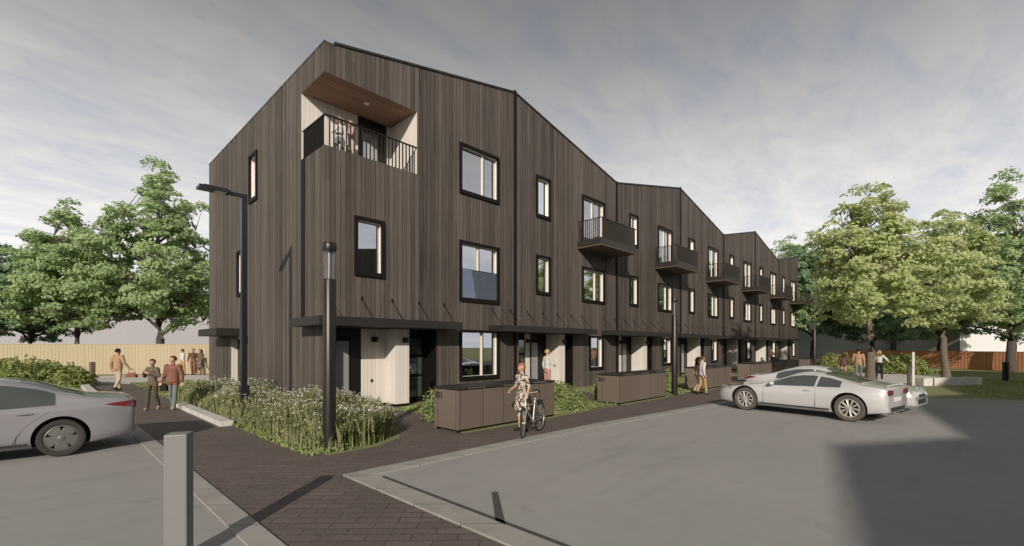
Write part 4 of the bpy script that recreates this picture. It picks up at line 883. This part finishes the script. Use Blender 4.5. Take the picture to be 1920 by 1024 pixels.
SEDAN = dict(L=4.85, Wd=1.86, rw=0.54, R=0.335, paint='car_paint_grey', tyre='tyre_black', rim='rim_dark', style='cover', wx=(0.98, 3.80), wmid=2.39,
             prof=[(0, .55), (.05, .66), (.3, .76), (1.0, .90), (1.45, .98), (1.9, 1.20), (2.3, 1.38), (2.7, 1.44), (3.1, 1.42), (3.5, 1.33), (3.9, 1.17), (4.2, 1.075), (4.6, 1.04), (4.77, 1.02), (4.85, .92)],
             belt=[(0, .66), (.9, .80), (1.4, .86), (2.6, .89), (3.6, .92), (4.2, .94), (4.85, .90)], glass=[(1.66, 2.56), (2.62, 3.72)], gt=.115, seams=[1.55, 2.59, [(3.20, .30), (3.24, .42), (3.34, .58), (3.50, .73), (3.64, .82), (3.74, .92)]], handles=[2.42, 3.34], tl=(.46, .80, .955, -.30), mirror=1.8, ws=(1.52, 2.30, .64, .48), rwn=(3.28, 4.12, .46, .60), exhaust=False)
GROUPC = 'cars parked along the row'
build_car(COUPE, 'parked_car', 'silver white two door coupe parked nose towards the row, nearest of the right pair', (10.22, -10.10), R(79.5))
S2 = dict(SEDAN); S2.update(low=.90, paint='car_paint', tyre='tyre', rim='rim_silver', style='multi')
build_car(S2, 'parked_car', 'silver white saloon parked tail towards the row, mostly hidden behind the coupe', (12.80, -10.25), R(-99.5))
build_car(SEDAN, 'parked_car', 'grey silver saloon cut by the left edge, only its rear half in view', (-6.93, -0.78), R(179))
# ================================================================== PEOPLE
simple('skin', (0.46, 0.27, 0.19), 0.6, 0, 0.06, 20)
simple('mouth', (0.30, 0.08, 0.07), 0.6); simple('eye_dark', (0.02, 0.015, 0.012), 0.3)
CLO = {}
def cloth(name, col):
    if name not in MATS: simple(name, col, 0.85, 0, 0.18, 14, spec=0.2, bump=0.25, bsc=35)
    return name
for n_, c_ in dict(cloth_tan=(.36, .23, .14), cloth_beige=(.46, .38, .29), cloth_rust=(.20, .095, .065), cloth_olive=(.075, .065, .045), cloth_taupe=(.13, .10, .075), cloth_white=(.52, .51, .49), cloth_jean=(.12, .14, .17), cloth_black=(.02, .018, .018), cloth_mustard=(.38, .25, .12), cloth_pink=(.38, .23, .19), cloth_grey=(.17, .18, .18), cloth_brown=(.10, .065, .045), hair_dark=(.018, .013, .010), hair_brown=(.09, .045, .025), hair_red=(.34, .13, .06), hair_blond=(.42, .28, .15), shoe_dark=(.03, .022, .018), shoe_tan=(.30, .22, .15), shoe_white=(.5, .48, .45)).items(): cloth(n_, c_)
def pattern_mat():
    b = NB('cloth_pattern'); f = b.noise(16, 3, rough=0.5); v = b.rng(f, 0.47, 0.53, 0, 1); c = b.mix(v, (0.075, 0.045, 0.030), (0.50, 0.44, 0.38)); b.l(c, b.b.inputs['Base Color']); b.b.inputs['Roughness'].default_value = .85; MATS['cloth_pattern'] = b.m
pattern_mat()
def capsule(mb, p0, r0, p1, r1, flat=None, n=12):
    p0 = Vector(p0); p1 = Vector(p1); d = p1 - p0; Lg = d.length; d = d / Lg if Lg > 1e-6 else Vector((0, 0, 1)); pts = []; rad = []
    for a in (-0.98, -0.75, -0.4): pts.append(p0 + d * r0 * a); rad.append(r0 * math.sqrt(1 - a * a))
    for s in (0, .33, .66, 1): pts.append(p0 + d * Lg * s); rad.append(r0 + (r1 - r0) * s)
    for a in (0.4, 0.75, 0.98): pts.append(p1 + d * r1 * a); rad.append(r1 * math.sqrt(1 - a * a))
    mb.tube(pts, rad, n)
def person(label, loc, face, height=1.75, top='cloth_white', bottom='cloth_jean', shoe='shoe_dark', hair='hair_dark', style='short', J=None, stride=0.0, skirt=None, dress=False, sleeve='long', female=False, group=None, jacket=0.0, look=0.0, z0=0.0, grip=(0.6, 0.6), legskin=False, lean=0.0):
    S = height / 1.75; j = {}
    sw = 0.165 if female else 0.19; hp = 0.10 if female else 0.09
    j.update(pel=(0, 0, .95), wai=(0, lean * .4, 1.10), che=(0, lean, 1.29), nek=(0, lean, 1.46), hed=(0, .012 + lean * 1.2, 1.615))
    for s, q in ((1, 'R'), (-1, 'L')):
        j['sh' + q] = (s * sw, lean, 1.405); j['el' + q] = (s * (sw + .07), -.03 + lean, 1.13); j['wr' + q] = (s * (sw + .085), .06 + lean, .885); j['hi' + q] = (s * hp, 0, .93)
        f = stride * s
        if abs(f) < 1e-3: j['kn' + q] = (s * .10, .01, .50); j['an' + q] = (s * .105, -.02, .085); j['to' + q] = (s * .13, .13, .035)
        elif f > 0: j['kn' + q] = (s * .10, .17 * abs(f), .51); j['an' + q] = (s * .09, .27 * abs(f), .09); j['to' + q] = (s * .10, .43 * abs(f), .06)
        else: j['kn' + q] = (s * .10, -.02, .49); j['an' + q] = (s * .09, -.33 * abs(f), .16); j['to' + q] = (s * .10, -.20 * abs(f), .045)
    if stride:
        for s, q in ((1, 'R'), (-1, 'L')): f = -stride * s; j['wr' + q] = (s * (sw + .08), .06 + .17 * f, .90); j['el' + q] = (s * (sw + .06), -.03 + .06 * f, 1.13)
    if J: j.update(J)
    j = {k: Vector(v) for k, v in j.items()}
    mb = MB(); PR = []          # prims (p0,p1,r0,r1,tag)
    def cap(a, ra, b, rb, tag, sub=None):
        a = Vector(a); b = Vector(b); capsule(mb, a, ra, b, rb); PR.append((a, b, ra, rb, tag))
    def rings(L_, tag):          # elliptical torso loft
        n = 18; V = []; F = []
        for (c, rx, ry) in L_:
            for k in range(n): a = 2 * math.pi * k / n; V.append((c[0] + rx * math.cos(a), c[1] + ry * math.sin(a), c[2]))
        for i in range(len(L_) - 1):
            for k in range(n): F.append((i * n + k, i * n + (k + 1) % n, (i + 1) * n + (k + 1) % n, (i + 1) * n + k))
        F.append(tuple(range(n))[::-1]); F.append(tuple((len(L_) - 1) * n + k for k in range(n))); mb.add(V, F)
        for (c, rx, ry), (d, qx, qy) in zip(L_, L_[1:]):
            for o in (-.55, 0, .55): PR.append((Vector(c) + Vector((o * rx, 0, 0)), Vector(d) + Vector((o * qx, 0, 0)), ry * .95, qy * .95, tag))
    jk = jacket; p, w_, ch, nk, hd = j['pel'], j['wai'], j['che'], j['nek'], j['hed']
    hipw = (.165 if female else .155); wst = (.118 if female else .14)
    rings([(p + Vector((0, 0, -.10)), hipw * .85, .10), (p + Vector((0, 0, -.03)), hipw, .118), (p + Vector((0, 0, .05)), hipw * .97, .112)], 'bottom' if not dress else 'top')
    rings([(p + Vector((0, 0, .051 - (.10 if jk else 0))), hipw * .97 + jk, .112 + jk), (w_, wst + jk, .095 + jk), (ch + Vector((0, 0, -.08)), .150 + jk * .6, .108 + jk * .6), (ch + Vector((0, 0, .04)), (sw - .015) + jk * .5, .112 + jk * .5), (j['shR'].lerp(j['shL'], .5) + Vector((0, 0, .015)), sw * .86, .085), (nk, .065, .062)], 'top')
    cap(nk + Vector((0, 0, -.03)), .058, hd + Vector((0, -.02, -.07)), .052, 'skin')
    # head, turned by look
    Rh = Matrix.Rotation(look, 3, 'Z')
    def hh(x, y, z): return hd + Rh @ Vector((x, y, z))
    cap(hh(0, -.012, .028), .088, hh(0, .008, .012), .084, 'skin'); cap(hh(0, .030, -.03), .062, hh(0, .042, -.075), .036, 'skin'); cap(hh(0, .088, .008), .011, hh(0, .104, -.022), .016, 'skin')
    for s in (1, -1): cap(hh(s * .082, -.005, .008), .013, hh(s * .084, -.008, -.022), .011, 'skin')
    for s, q in ((1, 'R'), (-1, 'L')):
        sh, el, wr = j['sh' + q], j['el' + q], j['wr' + q]; ro = (0.012 if sleeve == 'long' else 0) + jk * .35
        cap(sh, .056 + ro, el, .042 + ro, 'top'); mid = el.lerp(wr, .93); t2 = 'top' if sleeve == 'long' else 'skin'
        if sleeve == 'none': PR[-1] = (*PR[-1][:4], 'skin')
        cap(el, .040 + ro, mid, .029 + ro * .6, t2)
        d = (wr - el).normalized(); cap(mid, .027, wr, .025, 'skin')
        # hand: palm, four fingers bent at the knuckles, thumb from the side of the palm
        side = d.cross(Vector((0, 1, 0)));
        if side.length < .2: side = d.cross(Vector((1, 0, 0)))
        side.normalize(); palmn = side.cross(d).normalized()
        fw = palmn if palmn.dot(Vector((-s, .2, 0))) > 0 else -palmn; across = d.cross(fw).normalized()
        if across.dot(Vector((0, 1, 0))) < 0: across = -across
        for o in (-.024, 0, .024): cap(wr + d * .01 + across * o * .7, .017, wr + d * .078 + across * o * 1.25, .014, 'skin')
        g = grip[0] if q == 'R' else grip[1]
        for i, (o, ln) in enumerate(((.033, .068), (.011, .078), (-.011, .072), (-.032, .056))):
            a0 = wr + d * .085 + across * o; d1 = (d * math.cos(g * .6) + fw * math.sin(g * .6)).normalized(); d2 = (d * math.cos(g * 1.6) + fw * math.sin(g * 1.6)).normalized()
            a1 = a0 + d1 * ln * .5; a2 = a1 + d2 * ln * .5; cap(a0, .0092, a1, .0085, 'skin'); cap(a1, .0085, a2, .0072, 'skin')
        b0 = wr + d * .025 + across * .028; b1 = b0 + (d * .6 + across * .7 + fw * .3).normalized() * .036; b2 = b1 + (d * .9 + across * .2 + fw * .35).normalized() * .03; cap(b0, .012, b1, .0105, 'skin'); cap(b1, .0105, b2, .009, 'skin')
        hi, kn, an, to = j['hi' + q], j['kn' + q], j['an' + q], j['to' + q]; lt = 'skin' if legskin else 'bottom'; lo = 0 if legskin else .012
        cap(hi, .088 if female else .085, kn, .054 + lo, 'bottom' if not legskin else 'skin'); cap(kn, .052 + lo, kn.lerp(an, .35) + Vector((0, -.012, 0)), .052 + lo, lt); cap(kn.lerp(an, .35) + Vector((0, -.012, 0)), .052 + lo, an + Vector((0, 0, .03)), .036 + lo * 1.3, lt)
        cap(an + Vector((0, -.03, -.035)), .042, an.lerp(to, .55) + Vector((0, 0, .0)), .042, 'shoe'); cap(an.lerp(to, .55), .04, to, .034, 'shoe')
    if skirt:
        zk = skirt; rings([(p + Vector((0, 0, .06)), hipw * .95, .115), (p + Vector((0, 0, -.08)), hipw * 1.1, .15), (Vector((0, 0, zk + .15)), hipw * 1.2, .18), (Vector((0, 0, zk)), hipw * 1.28, .20)], 'top' if dress else 'bottom')
    me = mb.mesh('person', 'skin'); tmp = bpy.data.objects.new('tmp', me); COL.objects.link(tmp)
    md = tmp.modifiers.new('r', 'REMESH'); md.mode = 'VOXEL'; md.voxel_size = 0.0085; md2 = tmp.modifiers.new('s', 'SMOOTH'); md2.factor = .5; md2.iterations = 3
    dg = bpy.context.evaluated_depsgraph_get(); dg.update(); nm = bpy.data.meshes.new_from_object(tmp.evaluated_get(dg)); bpy.data.objects.remove(tmp)
    nm.materials.clear(); tags = ['skin', 'top', 'bottom', 'shoe']
    for m_ in ('skin', top, bottom, shoe): nm.materials.append(M(m_))
    npoly = len(nm.polygons); cen = np.empty(npoly * 3); nm.polygons.foreach_get('center', cen); cen = cen.reshape(-1, 3); best = np.full(npoly, 9.); mi = np.zeros(npoly, np.int32)
    for a, b, ra, rb, tg in PR:
        a = np.array(a); b = np.array(b); ab = b - a; tt = np.clip(((cen - a) @ ab) / max(ab @ ab, 1e-9), 0, 1); dd = np.linalg.norm(cen - (a + tt[:, None] * ab), axis=1) - (ra + (rb - ra) * tt)
        k = dd < best; best[k] = dd[k]; mi[k] = tags.index(tg)
    nm.polygons.foreach_set('material_index', mi)
    for p_ in nm.polygons: p_.use_smooth = True
    dirv = Vector((face[0], face[1], 0)); rz = math.atan2(-dirv.x, dirv.y)
    o = link('person', nm); o.location = (loc[0], loc[1], z0); o.rotation_euler = (0, 0, rz); o.scale = (S, S, S); o['label'] = label; o['category'] = 'person'
    if group: o['group'] = group
    # hair
    m = MB(); n = 14; V = []; F = []
    for i in range(n + 1):
        for k in range(2 * n):
            a = math.pi * i / n; b = math.pi * k / n; x, y, z = math.sin(a) * math.cos(b), math.sin(a) * math.sin(b), math.cos(a)
            wob = 1 + .025 * math.sin(7 * b + 3 * a); V.append(hh(x * .098 * wob, -.012 + y * .106 * wob, .030 + z * .098 * wob))
    lowc = -.35 if style != 'short' else -.25
    for i in range(n):
        for k in range(2 * n):
            a = math.pi * (i + .5) / n; b = math.pi * (k + .5) / n; y, z = math.sin(a) * math.sin(b), math.cos(a)
            if (y > .25 and z < .42) or z < lowc - (0.35 if y < -.3 else 0): continue
            F.append((i * 2 * n + k, i * 2 * n + (k + 1) % (2 * n), (i + 1) * 2 * n + (k + 1) % (2 * n), (i + 1) * 2 * n + k))
    m.add(V, F)
    if style == 'long':
        for s in (-.06, -.02, .02, .06): m.tube([hh(s, -.07, .05), hh(s * 1.5, -.10, -.06), hh(s * 1.5, -.10, -.20), hh(s * 1.2, -.085, -.30)], [.04, .05, .045, .012], 8)
    if style == 'tail': m.tube([hh(0, -.10, .05), hh(0, -.16, .03), hh(.0, -.19, -.08), hh(0, -.16, -.24), hh(0, -.15, -.34)], [.03, .045, .055, .04, .008], 10)
    if style == 'bun': m.ball(tuple(hh(.055, -.09, .09)), .05, 8)
    if style == 'hat': m.lathe([(.0, .11), (.085, .10), (.10, .06), (.17, .045), (.17, .04), (.1, .04)], tuple(hh(0, -.01, .0)), 20)
    obj(m, 'hair' if style != 'hat' else 'hat', hair, o, smooth=True)
    m = MB()
    for s in (1, -1): m.ball(tuple(hh(s * .032, .078, .018)), (.011, .008, .006), 6)
    obj(m, 'eyes', 'eye_dark', o); m = MB(); m.ball(tuple(hh(0, .072, -.052)), (.024, .010, .007), 6); obj(m, 'mouth', 'mouth', o)
    return o
FW = Vector((.719, .695)); RT = Vector((.695, -.719))       # view direction and its right, on the ground
def dirn(f, r): v = FW * f + RT * r; return (v.x, v.y)
def bag(name, label, parent_loc, z, sx_, sy_, sz_, mat, rz=0, strap=.18):
    t = thing(name, label, 'bag', (parent_loc[0], parent_loc[1], z), rz); m = MB(); m.ball((0, 0, sz_ * .5), (sx_, sy_, sz_ * .5), 8); m.box(-sx_ * .9, sx_ * .9, -sy_ * .8, sy_ * .8, 0, sz_ * .6); obj(m, 'bag_body', mat, t, smooth=True)
    m = MB(); m.tube([(-sx_ * .6, 0, sz_ * .8), (-sx_ * .4, 0, sz_ + strap * .8), (0, 0, sz_ + strap), (sx_ * .4, 0, sz_ + strap * .8), (sx_ * .6, 0, sz_ * .8)], .010, 6); obj(m, 'strap', mat, t, smooth=True); return t
person('man in tan jacket and beige trousers walking away with a bag in his hand', (-3.36, 13.85), dirn(1, .15), 1.93, 'cloth_tan', 'cloth_beige', hair='hair_dark', stride=-.55, jacket=.03, J={'elR': (.30, .0, 1.15), 'wrR': (.40, .10, .95)}, grip=(1.4, .6))
bag('holdall', 'dark red holdall swinging from the hand of the man in tan', (-3.36 + RT.x * .52 + .08, 13.85 + RT.y * .52 + .08), .60, .26, .10, .22, 'cloth_rust', R(-46))
bag('handbag', 'dark handbag hanging between the strolling couple', (-3.12, 4.42), .62, .11, .06, .24, 'cloth_black', R(-46), .2)
person('woman in brown top and dark olive trousers strolling beside the man in rust jacket', (-3.36, 4.72), dirn(-1, -.1), 1.62, 'cloth_taupe', 'cloth_olive', 'shoe_tan', 'hair_brown', 'bun', stride=.45, female=True, jacket=.015, J={'elR': (.27, .02, 1.16), 'wrR': (.14, .20, 1.30), 'elL': (-.26, .03, 1.17), 'wrL': (-.07, .21, 1.27)}, grip=(1.2, 1.2), look=.2)
person('man in rust brown jacket and grey jeans strolling towards the viewer', (-2.90, 4.35), dirn(-1, .05), 1.72, 'cloth_rust', 'cloth_grey', 'shoe_tan', 'hair_brown', stride=-.4, jacket=.035, look=-.7)
person('person in white shirt and rust trousers, left of the three near the gable', (1.05, 25.05), dirn(.8, .6), 1.85, 'cloth_white', 'cloth_mustard', 'shoe_dark', 'hair_brown', stride=.4, group=None)
person('person in dark clothes in the middle of the three near the gable', (1.62, 24.85), dirn(-1, .3), 1.88, 'cloth_brown', 'cloth_rust', 'shoe_dark', 'hair_brown', stride=-.3)
person('woman in dark dress with long dark hair, right of the three near the gable', (1.90, 24.20), dirn(-1, -.5), 1.84, 'cloth_taupe', 'cloth_taupe', 'shoe_tan', 'hair_dark', 'long', stride=.3, female=True, skirt=.52, dress=True, legskin=True)
person('woman in white top standing on the corner loggia behind the railing', (.88, .90), dirn(-.9, .4), 1.62, 'cloth_white', 'cloth_grey', hair='hair_blond', style='long', female=True, z0=7.76, J={'elR': (.22, .12, 1.16), 'wrR': (.10, .26, 1.20)}, look=-.5)
person('person in pale shirt raising an arm on the corner loggia', (1.32, 1.02), dirn(-.8, -.6), 1.72, 'cloth_pink', 'cloth_beige', hair='hair_blond', z0=7.76, J={'elR': (.30, .10, 1.42), 'wrR': (.18, .16, 1.66), 'elL': (-.24, .12, 1.16), 'wrL': (-.12, .28, 1.22)}, look=.4)
person('red haired woman in patterned dress standing with the bicycle by the first bin store', (2.11, -5.95), dirn(-.62, -.78), 1.62, 'cloth_pattern', 'cloth_pattern', 'shoe_dark', 'hair_red', 'bun', female=True, skirt=.56, dress=True, sleeve='short', legskin=True, J={'elL': (-.27, -.01, 1.15), 'wrL': (-.33, .10, .94), 'elR': (.24, .0, 1.14), 'wrR': (.17, .24, 1.05)}, grip=(1.3, 1.2))
person('person in white shirt standing at the porch of the second house', (8.85, -1.15), dirn(.5, .9), 1.90, 'cloth_white', 'cloth_pink', 'shoe_tan', 'hair_blond', female=True, J={'elR': (.22, .10, 1.15), 'wrR': (.10, .27, 1.12)}, look=-.3)
person('woman in white shirt and mustard trousers with dark ponytail walking by the third bin store', (13.32, -5.78), dirn(.15, 1), 1.62, 'cloth_white', 'cloth_mustard', 'shoe_dark', 'hair_brown', 'tail', stride=.55, female=True, jacket=.02)
person('person in pink top half hidden behind the woman in mustard trousers', (13.62, -5.50), dirn(.1, 1), 1.58, 'cloth_pink', 'cloth_beige', 'shoe_dark', 'hair_dark', 'long', stride=-.7, female=True)
person('person in dark clothes standing in a far porch holding a dark bag', (41.9, -1.0), dirn(-1, .2), 1.78, 'cloth_brown', 'cloth_black', hair='hair_dark', J={'elL': (-.25, .1, 1.18), 'wrL': (-.12, .25, 1.32)})
person('dark haired man in tan jacket and blue jeans walking across the right plaza', (28.15, -9.2), dirn(.7, .7), 1.88, 'cloth_tan', 'cloth_jean', 'shoe_white', 'hair_dark', stride=.5, jacket=.03, look=-.4)
person('person in brown coat just left of the man in tan jacket on the plaza', (28.3, -8.45), dirn(.6, .5), 1.72, 'cloth_brown', 'cloth_pink', 'shoe_tan', 'hair_brown', 'long', stride=-.5, female=True, jacket=.03)
person('person in white top half hidden by the nearer pale tree trunk', (29.55, -10.05), dirn(.6, .8), 1.80, 'cloth_white', 'cloth_black', 'shoe_dark', 'hair_blond', 'long', stride=.5, female=True, J={'elR': (.30, .10, 1.20), 'wrR': (.36, .32, 1.05)})
# ================================================================== BICYCLE
def bicycle():
    t = thing('bicycle', 'silver framed city bicycle leaning towards the woman in the patterned dress', 'bicycle', (1.93, -6.42, 0.012), R(200)); r = .335
    fx, rx = .52, -.52; st_ = R(14); bb = Vector((-.08, 0, .28)); hd = Vector((.36, 0, .80)); hb = Vector((.395, 0, .66)); sd = Vector((-.22, 0, .80))
    def wheel(cx_, ang):
        M_ = Matrix.Translation((cx_, 0, r)) @ Matrix.Rotation(ang, 4, 'Z')
        def ring(R0, tr_, nm, mt, par):
            m = MB(); V = []; F = []; n, k = 40, 8
            for i in range(n):
                a = 2 * math.pi * i / n
                for q in range(k): b = 2 * math.pi * q / k; rr = R0 + tr_ * math.cos(b); V.append(M_ @ Vector((rr * math.cos(a), tr_ * math.sin(b), rr * math.sin(a))))
            for i in range(n):
                for q in range(k): F.append((i * k + q, i * k + (q + 1) % k, ((i + 1) % n) * k + (q + 1) % k, ((i + 1) % n) * k + q))
            m.add(V, F); return obj(m, nm, mt, par, smooth=True)
        w = ring(r - .018, .018, 'wheel', 'rubber', t); ring(r - .042, .009, 'rim', 'bike_silver', w)
        m = MB()
        for i in range(18): a = 2 * math.pi * i / 18; m.tube([M_ @ Vector((.02 * math.cos(a + .9), .02 * (-1) ** i, .02 * math.sin(a + .9))), M_ @ Vector(((r - .045) * math.cos(a), 0, (r - .045) * math.sin(a)))], .0018, 4)
        m.tube([M_ @ Vector((0, -.05, 0)), M_ @ Vector((0, .05, 0))], .018, 10); obj(m, 'spokes', 'bike_silver', w)
    wheel(fx, st_); wheel(rx, 0)
    m = MB(); 
    for a, b, q in ((bb, hb, .019), (bb, sd, .016), (hb + Vector((0, 0, .02)), sd.lerp(bb, .22), .015), (hb, hd, .018)): m.tube([a, b], q, 10)
    for s in (-1, 1): m.tube([bb + Vector((0, s * .03, 0)), (rx, s * .06, r)], .010, 8); m.tube([sd.lerp(bb, .2), (rx, s * .06, r)], .009, 8)
    obj(m, 'frame', 'bike_silver', t, smooth=True)
    m = MB(); 
    for s in (-1, 1): m.tube([hb + Vector((0, s * .035, 0)), (fx - .02, s * .05 , r + .1), (fx + s * -.01, s * .055, r)], .011, 8)
    obj(m, 'fork', 'bike_silver', t, smooth=True)
    m = MB(); m.tube([hd, hd + Vector((-.02, 0, .16))], .014, 8); c0 = hd + Vector((-.02, 0, .16)); m.tube([c0 + Vector((-.16, -.28, .03)), c0 + Vector((-.04, -.24, .04)), c0, c0 + Vector((-.06, .24, .04)), c0 + Vector((-.18, .26, .03))], .012, 8); hbo = obj(m, 'handlebar', 'bike_silver', t, smooth=True)
    m = MB(); m.tube([c0 + Vector((-.16, -.28, .03)), c0 + Vector((-.07, -.25, .037))], .017, 8); m.tube([c0 + Vector((-.18, .26, .03)), c0 + Vector((-.09, .245, .037))], .017, 8); obj(m, 'grips', 'rubber', hbo, smooth=True)
    m = MB(); top_ = sd + (sd - bb).normalized() * .14; m.tube([sd, top_], .012, 8); m.ball(tuple(top_ + Vector((-.05, 0, .03))), (.10, .075, .03), 8); m.ball(tuple(top_ + Vector((.07, 0, .028))), (.09, .03, .022), 8); obj(m, 'saddle', 'rubber', t, smooth=True)
    m = MB(); m.tube([bb + Vector((0, -.05, 0)), bb + Vector((0, -.058, 0))], .09, 20); m.tube([bb + Vector((0, -.07, 0)), bb + Vector((.12, -.07, -.12))], .010, 6); m.tube([bb + Vector((0, .07, 0)), bb + Vector((-.12, .07, .12))], .010, 6); m.box(bb.x + .08, bb.x + .17, -.15, -.075, bb.z - .135, bb.z - .11); m.box(bb.x - .17, bb.x - .08, .075, .15, bb.z + .11, bb.z + .135); obj(m, 'crank', 'plastic_black', t)
    m = MB()
    for (cx_, a0, a1, an) in ((fx, .9, 2.4, st_), (rx, .5, 2.7, 0)):
        V = [];
        pts = [Vector((cx_, 0, r)) + (Matrix.Rotation(an, 3, 'Z') @ Vector(((r + .022) * math.cos(a), 0, (r + .022) * math.sin(a)))) for a in np.linspace(a0, a1, 14)]; m.tube(pts, .012, 6)
    obj(m, 'mudguards', 'plastic_black', t, smooth=True)
    m = MB(); m.box(rx - .18, rx + .16, -.06, .06, .70, .715); m.tube([(rx - .05, -.06, .70), (rx, -.06, r)], .006, 6); m.tube([(rx - .05, .06, .70), (rx, .06, r)], .006, 6); obj(m, 'rack', 'plastic_black', t)
bicycle()
